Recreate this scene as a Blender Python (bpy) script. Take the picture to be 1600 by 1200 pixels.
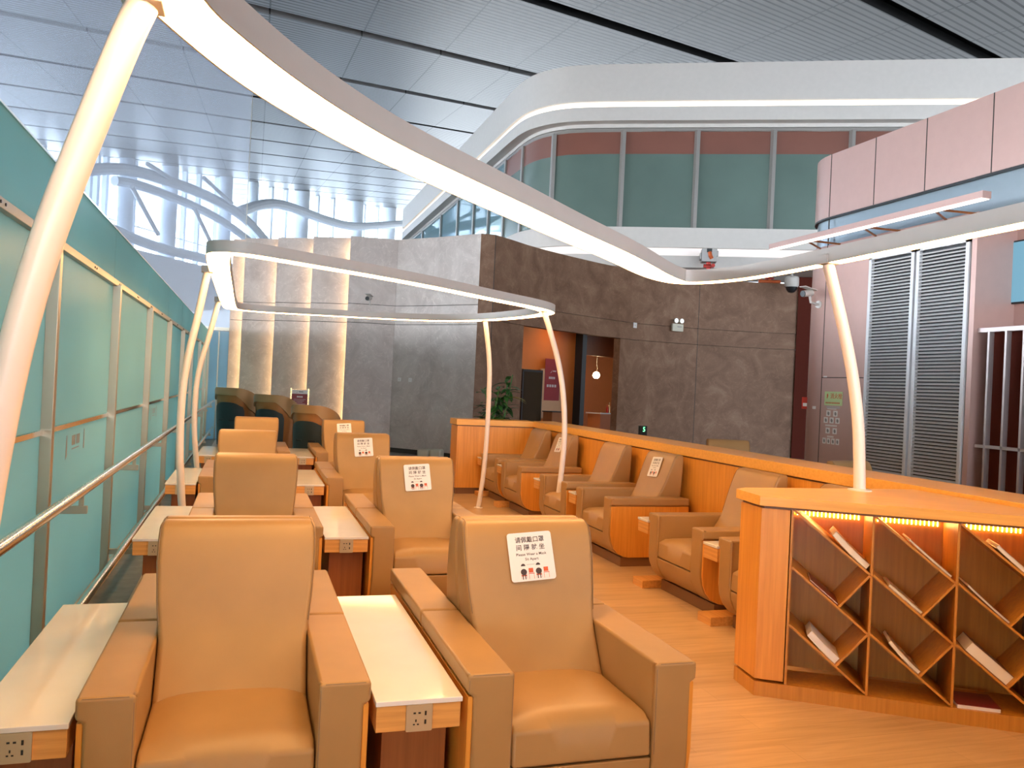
import bpy, bmesh, math, random
from mathutils import Vector, Matrix, Euler
random.seed(7)
PI = math.pi
R = math.radians
for o in list(bpy.data.objects):
    bpy.data.objects.remove(o, do_unlink=True)
SC = bpy.context.scene
COL = SC.collection

# ------------------------------------------------------------------ camera
cam_d = bpy.data.cameras.new('camera'); cam = bpy.data.objects.new('camera', cam_d); COL.objects.link(cam)
YAW, PITCH, ROLL = R(17.5), R(0.27), R(2.7)
fw = Vector((math.sin(YAW)*math.cos(PITCH), math.cos(YAW)*math.cos(PITCH), math.sin(PITCH)))
rt = Vector((math.cos(YAW), -math.sin(YAW), 0)); up = rt.cross(fw)
rt2 = math.cos(ROLL)*rt + math.sin(ROLL)*up; up2 = math.cos(ROLL)*up - math.sin(ROLL)*rt
cam.matrix_world = Matrix(((rt2.x, up2.x, -fw.x, 0), (rt2.y, up2.y, -fw.y, 0), (rt2.z, up2.z, -fw.z, 1.57), (0, 0, 0, 1)))
cam_d.sensor_width = 36; cam_d.lens = 36*1300/1600; cam_d.clip_end = 500; cam_d.clip_start = 0.05
SC.camera = cam

# ------------------------------------------------------------------ world, exposure
SKY_LEFT, SKY_RIGHT = 26.0, 1.2
w = bpy.data.worlds.new('world'); SC.world = w; w.use_nodes = True
wn = w.node_tree.nodes; wl = w.node_tree.links
bg = wn['Background']; bg.inputs['Color'].default_value = (0.82, 0.91, 1.0, 1)
# bright sky on the window side (-x), dim towards the inside of the terminal (+x)
_tc = wn.new('ShaderNodeTexCoord'); _sp = wn.new('ShaderNodeSeparateXYZ'); _mr = wn.new('ShaderNodeMapRange')
wl.new(_tc.outputs['Generated'], _sp.inputs[0]); wl.new(_sp.outputs['X'], _mr.inputs['Value'])
_mr.interpolation_type = 'SMOOTHSTEP'
_mr.inputs['From Min'].default_value = -1; _mr.inputs['From Max'].default_value = 0.9; _mr.inputs['To Min'].default_value = SKY_LEFT; _mr.inputs['To Max'].default_value = SKY_RIGHT
wl.new(_mr.outputs[0], bg.inputs['Strength'])
SC.view_settings.view_transform = 'Standard'; SC.view_settings.look = 'None'
SC.view_settings.exposure = 0.0; SC.view_settings.gamma = 1.0; SC.view_settings.use_curve_mapping = False
RING_STRENGTH = 29.0
RING_COLOR = (1.0, 0.55, 0.22)

# ------------------------------------------------------------------ materials
def newmat(name):
    m = bpy.data.materials.new(name); m.use_nodes = True
    nt = m.node_tree; b = nt.nodes['Principled BSDF']
    return m, nt, b
def setp(b, col=None, rough=None, metal=None, spec=None, coat=None, trans=None, emis=None, es=None):
    if col: b.inputs['Base Color'].default_value = (*col, 1)
    if rough is not None: b.inputs['Roughness'].default_value = rough
    if metal is not None: b.inputs['Metallic'].default_value = metal
    if spec is not None: b.inputs['Specular IOR Level'].default_value = spec
    if coat is not None: b.inputs['Coat Weight'].default_value = coat; b.inputs['Coat Roughness'].default_value = 0.08
    if trans is not None: b.inputs['Transmission Weight'].default_value = trans
    if emis: b.inputs['Emission Color'].default_value = (*emis, 1); b.inputs['Emission Strength'].default_value = es
def N(nt, t, **k):
    n = nt.nodes.new(t)
    for a, v in k.items():
        if a.startswith('i_'):
            key = a[2:].replace('_', ' ')
            n.inputs[key].default_value = v
        else: setattr(n, a, v)
    return n
def coords(nt, scale=(1, 1, 1), rot=(0, 0, 0), src='Object'):
    tc = N(nt, 'ShaderNodeTexCoord'); mp = N(nt, 'ShaderNodeMapping')
    mp.inputs['Scale'].default_value = scale; mp.inputs['Rotation'].default_value = rot
    nt.links.new(tc.outputs[src], mp.inputs['Vector']); return mp.outputs['Vector']
def ramp(nt, fac, stops):
    r = N(nt, 'ShaderNodeValToRGB'); e = r.color_ramp.elements
    while len(e) < len(stops): e.new(0.5)
    for i, (p, c) in enumerate(stops):
        e[i].position = p; e[i].color = (*c, 1)
    nt.links.new(fac, r.inputs['Fac']); return r.outputs['Color']
def bump(nt, b, h, s=0.1, d=0.01):
    bp = N(nt, 'ShaderNodeBump'); bp.inputs['Strength'].default_value = s; bp.inputs['Distance'].default_value = d
    nt.links.new(h, bp.inputs['Height']); nt.links.new(bp.outputs['Normal'], b.inputs['Normal'])
def plain(name, col, rough=0.5, noise=0.0, nscale=8, **k):
    m, nt, b = newmat(name); setp(b, col, rough, **k)
    v = coords(nt, (nscale,)*3); n = N(nt, 'ShaderNodeTexNoise'); n.inputs['Scale'].default_value = 1; n.inputs['Detail'].default_value = 4
    nt.links.new(v, n.inputs['Vector'])
    a = 1-noise-0.02; c2 = 1+noise+0.02
    nt.links.new(ramp(nt, n.outputs['Fac'], [(0.3, tuple(x*a for x in col)), (0.7, tuple(min(1, x*c2) for x in col))]), b.inputs['Base Color'])
    return m
def wood(name, dark, light, scale=(30, 30, 1.2), rough=0.35):
    m, nt, b = newmat(name); setp(b, light, rough)
    v = coords(nt, scale); n = N(nt, 'ShaderNodeTexNoise'); n.inputs['Scale'].default_value = 1.5; n.inputs['Detail'].default_value = 6; n.inputs['Roughness'].default_value = 0.6
    nt.links.new(v, n.inputs['Vector'])
    nt.links.new(ramp(nt, n.outputs['Fac'], [(0.3, dark), (0.5, tuple((a+c)/2 for a, c in zip(dark, light))), (0.72, light)]), b.inputs['Base Color'])
    bump(nt, b, n.outputs['Fac'], 0.12, 0.002); return m
def leather(name, col):
    m, nt, b = newmat(name); setp(b, col, 0.42, spec=0.45)
    v = coords(nt); n = N(nt, 'ShaderNodeTexVoronoi'); n.inputs['Scale'].default_value = 420; nt.links.new(v, n.inputs['Vector'])
    n2 = N(nt, 'ShaderNodeTexNoise'); n2.inputs['Scale'].default_value = 5; n2.inputs['Detail'].default_value = 3; nt.links.new(v, n2.inputs['Vector'])
    nt.links.new(ramp(nt, n2.outputs['Fac'], [(0.3, tuple(x*0.95 for x in col)), (0.7, tuple(x*1.05 for x in col))]), b.inputs['Base Color'])
    bump(nt, b, n.outputs['Distance'], 0.12, 0.001); return m
def emit(name, col, s):
    m, nt, b = newmat(name); setp(b, (0.8, 0.8, 0.8), 0.4, emis=col, es=s); return m
def stone(name, c1, c2, c3, sc=1.0):
    m, nt, b = newmat(name); setp(b, c1, 0.55, spec=0.3)
    v = coords(nt, (sc, sc, sc), src='Object')
    n = N(nt, 'ShaderNodeTexNoise'); n.inputs['Scale'].default_value = 1.6; n.inputs['Detail'].default_value = 9; n.inputs['Roughness'].default_value = 0.62; n.inputs['Distortion'].default_value = 0.9
    nt.links.new(v, n.inputs['Vector'])
    c = ramp(nt, n.outputs['Fac'], [(0.32, c2), (0.55, c1), (0.75, c3)])
    v2 = N(nt, 'ShaderNodeTexNoise'); v2.inputs['Scale'].default_value = 2.3; v2.inputs['Detail'].default_value = 5; v2.inputs['Distortion'].default_value = 2.2
    nt.links.new(v, v2.inputs['Vector'])
    ve = ramp(nt, v2.outputs['Fac'], [(0.485, (0, 0, 0)), (0.5, (1, 1, 1)), (0.515, (0, 0, 0))])
    mx = N(nt, 'ShaderNodeMix', data_type='RGBA'); mx.inputs[7].default_value = (*[min(1, x*1.5) for x in c3], 1)
    ms = N(nt, 'ShaderNodeMath', operation='MULTIPLY'); ms.inputs[1].default_value = 0.28
    nt.links.new(ve, ms.inputs[0]); nt.links.new(ms.outputs[0], mx.inputs[0]); nt.links.new(c, mx.inputs[6])
    nt.links.new(mx.outputs[2], b.inputs['Base Color']); return m
def mixglass(name, tint, alpha, rough=0.03, gloss=0.35):
    """clear pane: mostly see-through, the rest a tinted film and a mirror sheen"""
    m, nt, b = newmat(name); nt.nodes.remove(b)
    out = nt.nodes['Material Output']
    tr = N(nt, 'ShaderNodeBsdfTransparent'); tr.inputs[0].default_value = (*[0.6+0.4*x for x in tint], 1)
    df = N(nt, 'ShaderNodeBsdfDiffuse'); df.inputs[0].default_value = (*tint, 1)
    tl = N(nt, 'ShaderNodeBsdfTranslucent'); tl.inputs[0].default_value = (*tint, 1)
    gl = N(nt, 'ShaderNodeBsdfGlossy'); gl.inputs[0].default_value = (0.9, 0.95, 1, 1); gl.inputs['Roughness'].default_value = rough
    m1 = N(nt, 'ShaderNodeMixShader'); m1.inputs[0].default_value = 0.5
    m2 = N(nt, 'ShaderNodeMixShader'); m2.inputs[0].default_value = gloss
    m3 = N(nt, 'ShaderNodeMixShader'); m3.inputs[0].default_value = alpha
    L = nt.links.new
    L(df.outputs[0], m1.inputs[1]); L(tl.outputs[0], m1.inputs[2])
    L(m1.outputs[0], m2.inputs[1]); L(gl.outputs[0], m2.inputs[2])
    L(tr.outputs[0], m3.inputs[1]); L(m2.outputs[0], m3.inputs[2]); L(m3.outputs[0], out.inputs[0])
    return m
def frosted(name, col):
    m, nt, b = newmat(name); nt.nodes.remove(b); out = nt.nodes['Material Output']; L = nt.links.new
    v = coords(nt, (0.6, 0.6, 0.9)); n = N(nt, 'ShaderNodeTexNoise'); n.inputs['Scale'].default_value = 1; L(v, n.inputs['Vector'])
    c = ramp(nt, n.outputs['Fac'], [(0.3, tuple(x*0.93 for x in col)), (0.7, tuple(min(1, x*1.05) for x in col))])
    tl = N(nt, 'ShaderNodeBsdfTranslucent'); df = N(nt, 'ShaderNodeBsdfDiffuse'); gl = N(nt, 'ShaderNodeBsdfGlossy'); gl.inputs['Roughness'].default_value = 0.28
    L(c, tl.inputs[0]); L(c, df.inputs[0])
    m1 = N(nt, 'ShaderNodeMixShader'); m1.inputs[0].default_value = 0.35
    m2 = N(nt, 'ShaderNodeMixShader'); m2.inputs[0].default_value = 0.07
    L(tl.outputs[0], m1.inputs[1]); L(df.outputs[0], m1.inputs[2]); L(m1.outputs[0], m2.inputs[1]); L(gl.outputs[0], m2.inputs[2]); L(m2.outputs[0], out.inputs[0])
    return m

M = {}
M['leather'] = leather('taupe_leather', (0.38, 0.215, 0.080))
M['seam'] = plain('leather_seam', (0.22, 0.14, 0.08), 0.6)
M['wood'] = wood('oak_veneer', (0.60, 0.235, 0.03), (0.78, 0.34, 0.055))
M['wood_h'] = wood('oak_veneer_horizontal', (0.55, 0.25, 0.06), (0.78, 0.39, 0.11), (1.6, 30, 40))
M['wood_top'] = wood('oak_top_board', (0.72, 0.34, 0.055), (0.86, 0.45, 0.09), (1.6, 22, 30), 0.35)
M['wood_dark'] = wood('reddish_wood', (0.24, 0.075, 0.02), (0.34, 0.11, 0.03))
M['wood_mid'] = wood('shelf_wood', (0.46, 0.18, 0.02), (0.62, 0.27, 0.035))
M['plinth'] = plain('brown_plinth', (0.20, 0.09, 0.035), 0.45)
M['white_top'] = plain('white_glazed_top', (0.74, 0.71, 0.68), 0.07, spec=0.5)
M['frame_white'] = plain('white_powder_coat', (0.56, 0.52, 0.48), 0.4)
M['pole_white'] = plain('cream_painted_tube', (0.78, 0.68, 0.61), 0.3)
M['ring_glow'] = emit('lit_diffuser', RING_COLOR, RING_STRENGTH)
M['chrome'] = plain('polished_steel', (0.78, 0.74, 0.68), 0.16, metal=1.0)
M['steel'] = plain('brushed_steel', (0.50, 0.45, 0.36), 0.38, metal=0.85)
M['teal'] = frosted('frosted_teal_glass', (0.36, 0.60, 0.585))
M['pale_blue'] = frosted('frosted_pale_glass', (0.42, 0.72, 0.86))
M['black'] = plain('black_plastic', (0.012, 0.012, 0.013), 0.35)
M['dark'] = plain('dark_void', (0.02, 0.02, 0.022), 0.9)
M['stoneL'] = stone('grey_marbled_panel', (0.60, 0.515, 0.47), (0.49, 0.41, 0.37), (0.68, 0.60, 0.55), 1.1)
M['stoneR'] = stone('warm_lit_marbled_panel', (0.235, 0.125, 0.073), (0.165, 0.08, 0.043), (0.32, 0.19, 0.12), 1.1)  # grey stone browned: warm lamp light is put into its colour
M['groove'] = plain('panel_joint', (0.05, 0.045, 0.04), 0.8)
M['pink'] = plain('pink_metal_cladding', (0.58, 0.37, 0.32), 0.34, metal=0.25)
M['blueband'] = plain('glossy_blue_band', (0.33, 0.39, 0.43), 0.2, metal=0.4)
M['mezz'] = plain('white_fascia', (0.64, 0.60, 0.56), 0.5)
M['cove'] = emit('cove_light', (1.0, 0.85, 0.68), 1.6)
M['cove_soft'] = emit('soft_cove_light', (1.0, 0.78, 0.68), 0.35)
M['greenfilm'] = plain('green_film_glass', (0.13, 0.19, 0.165), 0.18, noise=0.08, nscale=0.6, spec=0.6)
M['brownfilm'] = plain('red_brown_panel', (0.22, 0.085, 0.06), 0.35, noise=0.05, nscale=0.7)
M['mull'] = plain('grey_mullion', (0.30, 0.28, 0.26), 0.4, metal=0.3)
M['truss'] = plain('white_steel_truss', (0.82, 0.87, 0.93), 0.5)
M['clear'] = mixglass('clear_pane', (0.88, 0.92, 1.0), 0.25, gloss=0.10)
M['windowglass'] = mixglass('window_pane', (0.8, 0.9, 1.0), 0.05, gloss=0.5)
M['railglass'] = mixglass('balustrade_pane', (0.35, 0.62, 0.68), 0.45, gloss=0.5)
M['paper'] = plain('paper_white', (0.80, 0.77, 0.74), 0.6)
M['ink'] = plain('dark_print', (0.05, 0.03, 0.03), 0.6)
M['ink_red'] = plain('red_print', (0.60, 0.10, 0.03), 0.6)
M['socket'] = plain('gold_grey_plate', (0.52, 0.42, 0.27), 0.35, metal=0.4)
M['gold'] = plain('gold_frame', (0.80, 0.58, 0.30), 0.25, metal=0.9)
M['crimson'] = plain('crimson_poster', (0.26, 0.02, 0.025), 0.5)
M['leaf'] = plain('green_leaf', (0.035, 0.14, 0.03), 0.35, noise=0.3, nscale=5)
M['leaf_yellow'] = plain('yellow_leaf', (0.45, 0.42, 0.06), 0.4)
M['copper'] = plain('copper_shell', (0.42, 0.17, 0.05), 0.26, metal=0.35)
M['tan_rim'] = plain('tan_leather_rim', (0.42, 0.24, 0.10), 0.3, metal=0.25)
M['navy'] = plain('dark_green_grey_shell', (0.022, 0.035, 0.036), 0.4)
M['grey_metal'] = plain('grey_metal_box', (0.35, 0.34, 0.33), 0.4, metal=0.6)
M['red'] = plain('red_paint', (0.55, 0.03, 0.02), 0.35)
M['orange_red'] = plain('orange_red_paint', (0.60, 0.12, 0.03), 0.4)
M['louvre'] = plain('aluminium_slat', (0.72, 0.72, 0.74), 0.45, metal=0.3)
M['maroon'] = plain('maroon_panel', (0.10, 0.018, 0.010), 0.75, spec=0.15)
M['lattice'] = plain('pinkish_metal_bar', (0.52, 0.45, 0.44), 0.35, metal=0.5)
M['screen'] = emit('lit_screen', (0.22, 0.52, 0.70), 0.8); M['screen'].node_tree.nodes['Principled BSDF'].inputs['Base Color'].default_value = (0.02, 0.02, 0.02, 1)
M['lime'] = plain('lime_sign', (0.55, 0.72, 0.35), 0.5)
M['bulb'] = emit('globe_lamp_glass', (1.0, 0.72, 0.38), 40)
M['fill_disc'] = emit('added_fill_disc', (1.0, 0.60, 0.26), 38)  # glow of unseen ceiling discs added to brighten the doorway rooms
M['led'] = emit('led_bar', (1.0, 0.55, 0.18), 30)
M['wallwash'] = emit('hidden_led_strip', (1.0, 0.66, 0.32), 16)
M['green_led'] = emit('green_display', (0.05, 1.0, 0.25), 2.5)
M['orange_wall'] = plain('orange_wood_lining', (0.55, 0.16, 0.03), 0.5)
M['vent'] = plain('beige_box', (0.62, 0.58, 0.46), 0.4)
M['lens'] = plain('lens_glass', (0.75, 0.75, 0.70), 0.1, metal=0.7)
M['book_red'] = plain('dark_red_cover', (0.20, 0.02, 0.02), 0.3)
M['book_brown'] = plain('brown_cover', (0.20, 0.08, 0.04), 0.35)
M['pages'] = plain('page_edges', (0.82, 0.74, 0.60), 0.7)
M['cover_mix'] = plain('glossy_magazine_cover', (0.50, 0.34, 0.20), 0.25, noise=0.7, nscale=22)
M['soil'] = plain('plant_soil', (0.05, 0.03, 0.02), 0.9)
M['pot'] = plain('dark_pot', (0.08, 0.06, 0.05), 0.4)

# floor planks
def floor_mat():
    m, nt, b = newmat('light_oak_planks'); setp(b, (0.6, 0.4, 0.2), 0.32)
    v = coords(nt, (1, 1, 1)); br = N(nt, 'ShaderNodeTexBrick'); br.offset = 0.37
    br.inputs['Scale'].default_value = 1; br.inputs['Brick Width'].default_value = 1.2; br.inputs['Row Height'].default_value = 0.18
    br.inputs['Mortar Size'].default_value = 0.0012; br.inputs['Mortar Smooth'].default_value = 0.2; br.inputs['Bias'].default_value = 0
    br.inputs['Color1'].default_value = (0.52, 0.335, 0.165, 1); br.inputs['Color2'].default_value = (0.61, 0.40, 0.205, 1); br.inputs['Mortar'].default_value = (0.42, 0.26, 0.13, 1)
    nt.links.new(v, br.inputs['Vector'])
    v2 = coords(nt, (2.2, 26, 1)); n = N(nt, 'ShaderNodeTexNoise'); n.inputs['Scale'].default_value = 1; n.inputs['Detail'].default_value = 7; n.inputs['Distortion'].default_value = 0.8; nt.links.new(v2, n.inputs['Vector'])
    g = ramp(nt, n.outputs['Fac'], [(0.3, (0.78, 0.72, 0.66)), (0.6, (1, 1, 1))])
    mx = N(nt, 'ShaderNodeMix', data_type='RGBA', blend_type='MULTIPLY'); mx.inputs[0].default_value = 0.8
    nt.links.new(br.outputs['Color'], mx.inputs[6]); nt.links.new(g, mx.inputs[7]); nt.links.new(mx.outputs[2], b.inputs['Base Color'])
    bump(nt, b, n.outputs['Fac'], 0.05, 0.002); return m
M['floor'] = floor_mat()
M['floor_dark'] = plain('dark_stone_floor', (0.10, 0.10, 0.095), 0.35, noise=0.35, nscale=9)
M['floor_conc'] = plain('concourse_floor', (0.38, 0.37, 0.36), 0.3)
M['floor_hall'] = plain('hall_floor', (0.55, 0.55, 0.56), 0.3)

def ceiling_mat():
    m, nt, b = newmat('linear_metal_ceiling'); setp(b, (0.42, 0.42, 0.43), 0.42, metal=0.0, spec=0.35)
    tc = N(nt, 'ShaderNodeTexCoord'); sp = N(nt, 'ShaderNodeSeparateXYZ'); nt.links.new(tc.outputs['UV'], sp.inputs[0])
    def line(sock, period, width):
        a = N(nt, 'ShaderNodeMath', operation='DIVIDE'); a.inputs[1].default_value = period; nt.links.new(sock, a.inputs[0])
        f = N(nt, 'ShaderNodeMath', operation='FRACT'); nt.links.new(a.outputs[0], f.inputs[0])
        l = N(nt, 'ShaderNodeMath', operation='LESS_THAN'); l.inputs[1].default_value = width/period; nt.links.new(f.outputs[0], l.inputs[0]); return l.outputs[0]
    s = line(sp.outputs['X'], 0.27, 0.085); c = line(sp.outputs['Y'], 3.05, 0.05)
    mx = N(nt, 'ShaderNodeMath', operation='MAXIMUM'); nt.links.new(s, mx.inputs[0]); nt.links.new(c, mx.inputs[1])
    nt.links.new(ramp(nt, mx.outputs[0], [(0.0, (0.25, 0.245, 0.24)), (1.0, (0.012, 0.012, 0.012))]), b.inputs['Base Color']); return m
M['ceiling'] = ceiling_mat()

# ------------------------------------------------------------------ geometry helpers
class MB:
    def __init__(s): s.v = []; s.f = []; s.m = []; s.uv = None
    def add(s, vs, fs, mi=0):
        o = len(s.v); s.v += [tuple(v) for v in vs]; s.f += [tuple(i+o for i in f) for f in fs]; s.m += [mi]*len(fs)
    def box(s, a, b, mi=0, mat=None):
        (x0, y0, z0), (x1, y1, z1) = a, b
        vs = [(x0,y0,z0),(x1,y0,z0),(x1,y1,z0),(x0,y1,z0),(x0,y0,z1),(x1,y0,z1),(x1,y1,z1),(x0,y1,z1)]
        if mat is not None: vs = [tuple(mat @ Vector(v)) for v in vs]
        s.add(vs, [(0,3,2,1),(4,5,6,7),(0,1,5,4),(1,2,6,5),(2,3,7,6),(3,0,4,7)], mi)
    def prism(s, pts, fn, a, b, mi=0):
        """pts 2-D outline; fn(p, t) gives the 3-D point at depth t"""
        n = len(pts); vs = [fn(p, a) for p in pts]+[fn(p, b) for p in pts]
        s.add(vs, [tuple(range(n))[::-1], tuple(range(n, 2*n))]+[(i, (i+1) % n, n+(i+1) % n, n+i) for i in range(n)], mi)
    def tube(s, path, r, seg=10, closed=False, cap=True, mi=0):
        path = [Vector(p) for p in path]; n = len(path); rings = []
        rr = r if isinstance(r, (list, tuple)) else [r]*n
        prev = None
        for i, p in enumerate(path):
            if closed: t = path[(i+1) % n]-path[i-1]
            else: t = path[min(i+1, n-1)]-path[max(i-1, 0)]
            t.normalize()
            if prev is None:
                a = Vector((0, 0, 1)) if abs(t.z) < 0.9 else Vector((1, 0, 0)); u = t.cross(a).normalized()
            else:
                u = prev-t*prev.dot(t); u.normalize()
            prev = u; q = t.cross(u)
            rings.append([p+rr[i]*(math.cos(2*PI*k/seg)*u+math.sin(2*PI*k/seg)*q) for k in range(seg)])
        vs = [v for g in rings for v in g]; fs = []
        for i in range(n if closed else n-1):
            j = (i+1) % n
            for k in range(seg):
                k2 = (k+1) % seg; fs.append((i*seg+k, i*seg+k2, j*seg+k2, j*seg+k))
        if cap and not closed: fs.append(tuple(range(seg))[::-1]); fs.append(tuple((n-1)*seg+k for k in range(seg)))
        s.add(vs, fs, mi)
    def lathe(s, prof, c=(0, 0, 0), seg=20, mi=0, mat=None):
        vs = []; n = len(prof)
        for r, z in prof:
            for k in range(seg): vs.append((c[0]+r*math.cos(2*PI*k/seg), c[1]+r*math.sin(2*PI*k/seg), c[2]+z))
        if mat is not None: vs = [tuple(mat @ Vector(v)) for v in vs]
        fs = [(i*seg+k, i*seg+(k+1) % seg, (i+1)*seg+(k+1) % seg, (i+1)*seg+k) for i in range(n-1) for k in range(seg)]
        fs.append(tuple(range(seg))[::-1]); fs.append(tuple((n-1)*seg+k for k in range(seg))); s.add(vs, fs, mi)
    def build(s, name, mats, parent=None, bevel=0, seg=3, smooth=True, loc=None, rot=None, angle=30):
        me = bpy.data.meshes.new(name); me.from_pydata(s.v, [], s.f)
        if not isinstance(mats, (list, tuple)): mats = [mats]
        for m in mats: me.materials.append(m)
        for p, mi in zip(me.polygons, s.m): p.material_index = mi
        bm = bmesh.new(); bm.from_mesh(me)
        bmesh.ops.recalc_face_normals(bm, faces=bm.faces)
        bm.to_mesh(me); bm.free()
        if smooth:
            for p in me.polygons: p.use_smooth = True
            me.set_sharp_from_angle(angle=R(angle))
        o = bpy.data.objects.new(name, me); COL.objects.link(o)
        if parent is not None: o.parent = parent
        if loc: o.location = loc
        if rot: o.rotation_euler = rot
        if bevel:
            md = o.modifiers.new('bevel', 'BEVEL'); md.width = bevel; md.segments = seg; md.limit_method = 'ANGLE'; md.angle_limit = R(angle)
            md.harden_normals = True
        return o
def tag(o, label=None, cat=None, group=None, kind=None):
    if label: o['label'] = label
    if cat: o['category'] = cat
    if group: o['group'] = group
    if kind: o['kind'] = kind
    return o
def thing(name, label, cat, loc=(0, 0, 0), rz=0, group=None):
    o = bpy.data.objects.new(name, None); COL.objects.link(o); o.location = loc; o.rotation_euler = (0, 0, rz); o.empty_display_size = 0.1
    return tag(o, label, cat, group)
def struct(o): o['kind'] = 'structure'; return o
def copy_tree(o, parent=None):
    c = o.copy(); COL.objects.link(c)
    if parent is not None: c.parent = parent
    for ch in list(o.children): copy_tree(ch, c)
    return c
def chaikin(pts, n=2, closed=True):
    for _ in range(n):
        q = []; m = len(pts)
        for i in range(m if closed else m-1):
            a = pts[i]; b = pts[(i+1) % m]
            q.append(tuple(0.75*x+0.25*y for x, y in zip(a, b))); q.append(tuple(0.25*x+0.75*y for x, y in zip(a, b)))
        if not closed: q = [pts[0]]+q+[pts[-1]]
        pts = q
    return pts
def text_mesh(s, size, align='CENTER', loc=(0, 0), spacing=1.0, depth=0.0):
    c = bpy.data.curves.new('t', 'FONT'); c.body = s; c.size = size; c.align_x = align; c.align_y = 'CENTER'; c.resolution_u = 2; c.space_character = spacing; c.offset = size*0.012
    o = bpy.data.objects.new('t', c); COL.objects.link(o)
    bpy.context.view_layer.update()
    me = bpy.data.meshes.new_from_object(o.evaluated_get(bpy.context.evaluated_depsgraph_get()))
    vs = [(v.co.x+loc[0], v.co.y+loc[1], depth) for v in me.vertices]; fs = [tuple(p.vertices) for p in me.polygons]
    bpy.data.objects.remove(o); bpy.data.meshes.remove(me); bpy.data.curves.remove(c)
    return vs, fs
def quad(mb, x0, y0, x1, y1, z=0.0, mi=0): mb.add([(x0, y0, z), (x1, y0, z), (x1, y1, z), (x0, y1, z)], [(0, 1, 2, 3)], mi)
def rrect(w2, h2, r, n=5):
    p = []
    for cx, cy, a0 in ((w2-r, h2-r, 0), (-w2+r, h2-r, 90), (-w2+r, -h2+r, 180), (w2-r, -h2+r, 270)):
        for k in range(n): p.append((cx+r*math.cos(R(a0+90*k/(n-1))), cy+r*math.sin(R(a0+90*k/(n-1)))))
    return p
def wallpath(pts, z0, z1, th=0.12, closed=False):
    """a vertical wall along a plan polyline, thickened to its left"""
    mb = MB(); n = len(pts); off = []
    for i in range(n):
        a = Vector(pts[max(i-1, 0)]); b = Vector(pts[min(i+1, n-1)]); t = (b-a).normalized(); nn = Vector((-t.y, t.x)); off.append((pts[i][0]+nn.x*th, pts[i][1]+nn.y*th))
    vs = []
    for p, q in zip(pts, off): vs += [(p[0], p[1], z0), (p[0], p[1], z1), (q[0], q[1], z1), (q[0], q[1], z0)]
    fs = []
    for i in range(n-1):
        for k in range(4): fs.append((i*4+k, (i+1)*4+k, (i+1)*4+(k+1) % 4, i*4+(k+1) % 4))
    fs.append((0, 1, 2, 3)); fs.append(tuple((n-1)*4+k for k in range(4))[::-1]); mb.add(vs, fs); return mb

# ================================================================== STRUCTURE
mb = MB(); mb.box((-0.72, -3, -0.05), (3.98, 12.6, 0)); struct(mb.build('floor', M['floor'], smooth=False))
mb = MB(); mb.box((-1.3, -3, -0.06), (-0.721, 24, -0.002)); struct(mb.build('floor_edge', M['floor_dark'], smooth=False))
mb = MB(); mb.box((-90, -40, -0.3), (130, 150, -0.07)); struct(mb.build('floor_hall', M['floor_hall'], smooth=False))
mb = MB(); mb.box((-0.72, 12.6, -0.06), (3.98, 24, -0.002)); mb.box((3.98, -3, -0.06), (16, 24, -0.002)); struct(mb.build('floor_concourse', M['floor_conc'], smooth=False))

# sloping hall ceiling in bands with dark gaps
u1 = Vector((0.0018, 0.9907, 0.1362)); u2 = Vector((0.9118, 0.3972, 0.1039)); P0 = Vector((0, 0, 8.57))
nrm = u1.cross(u2); nrm = nrm if nrm.z > 0 else -nrm; nrm.normalize()
mb = MB(); uvs = []
k = -4
while True:
    a = 10.75+7.0*k+(0.62 if k < 4 else 0.42); b = 10.75+7.0*(k+1)
    if a > 150: break
    q = [P0+u1*a+u2*(-70), P0+u1*b+u2*(-70), P0+u1*b+u2*110, P0+u1*a+u2*110]
    mb.add([tuple(p) for p in q]+[tuple(p+nrm*0.25) for p in q], [(0, 1, 2, 3), (7, 6, 5, 4), (0, 4, 5, 1), (1, 5, 6, 2), (2, 6, 7, 3), (3, 7, 4, 0)])
    k += 1
ceil = mb.build('ceiling', M['ceiling'], smooth=False); struct(ceil)
uvl = ceil.data.uv_layers.new(name='UVMap'); Minv = Matrix((u1, u2, nrm)).transposed().inverted()
for lp in ceil.data.loops:
    c = Minv @ (ceil.data.vertices[lp.vertex_index].co-P0); uvl.data[lp.index].uv = (c.x, c.y)
mb = MB(); q = [P0+u1*a+u2*b+nrm*0.6 for a, b in ((-20, -72), (152, -72), (152, 112), (-20, 112))]
mb.add([tuple(p) for p in q]+[tuple(p+nrm*0.2) for p in q], [(0, 1, 2, 3), (7, 6, 5, 4), (0, 4, 5, 1), (1, 5, 6, 2), (2, 6, 7, 3), (3, 7, 4, 0)])
struct(mb.build('ceiling_void', M['dark'], smooth=False))

# far window wall with its trusses
L0 = Vector((-12.3, 66.6, 0)); wd = Vector((0.5348, 0.845, 0)); wnv = Vector((-0.845, 0.5348, 0))
def WP(s, z, off=0.0): return L0+wd*s+wnv*off+Vector((0, 0, z))
def ceil_z(p): return 8.57-(nrm.x*p.x+nrm.y*p.y)/nrm.z
win = thing('window_1', None, None); win['kind'] = 'structure'
mb = MB()
sm = [-30+1.9*i for i in range(16)]+[0.2, 0.9, 1.6, 2.5, 4.2, 5.5, 9.5, 11.7, 13.6, 16.3, 17.8, 22.5, 25.3, 28.1, 31.4, 34.9, 38.6, 42.7, 46.9, 51, 56, 61]
rotm = Matrix.Rotation(math.atan2(wd.y, wd.x), 4, 'Z')
for s in sm:
    p = WP(s, 0); wdt = 0.13 if s < 20 else 0.2; mb.box((-wdt, -0.2, 0), (wdt, 0.2, ceil_z(p)), mat=Matrix.Translation(p) @ rotm)
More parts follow.
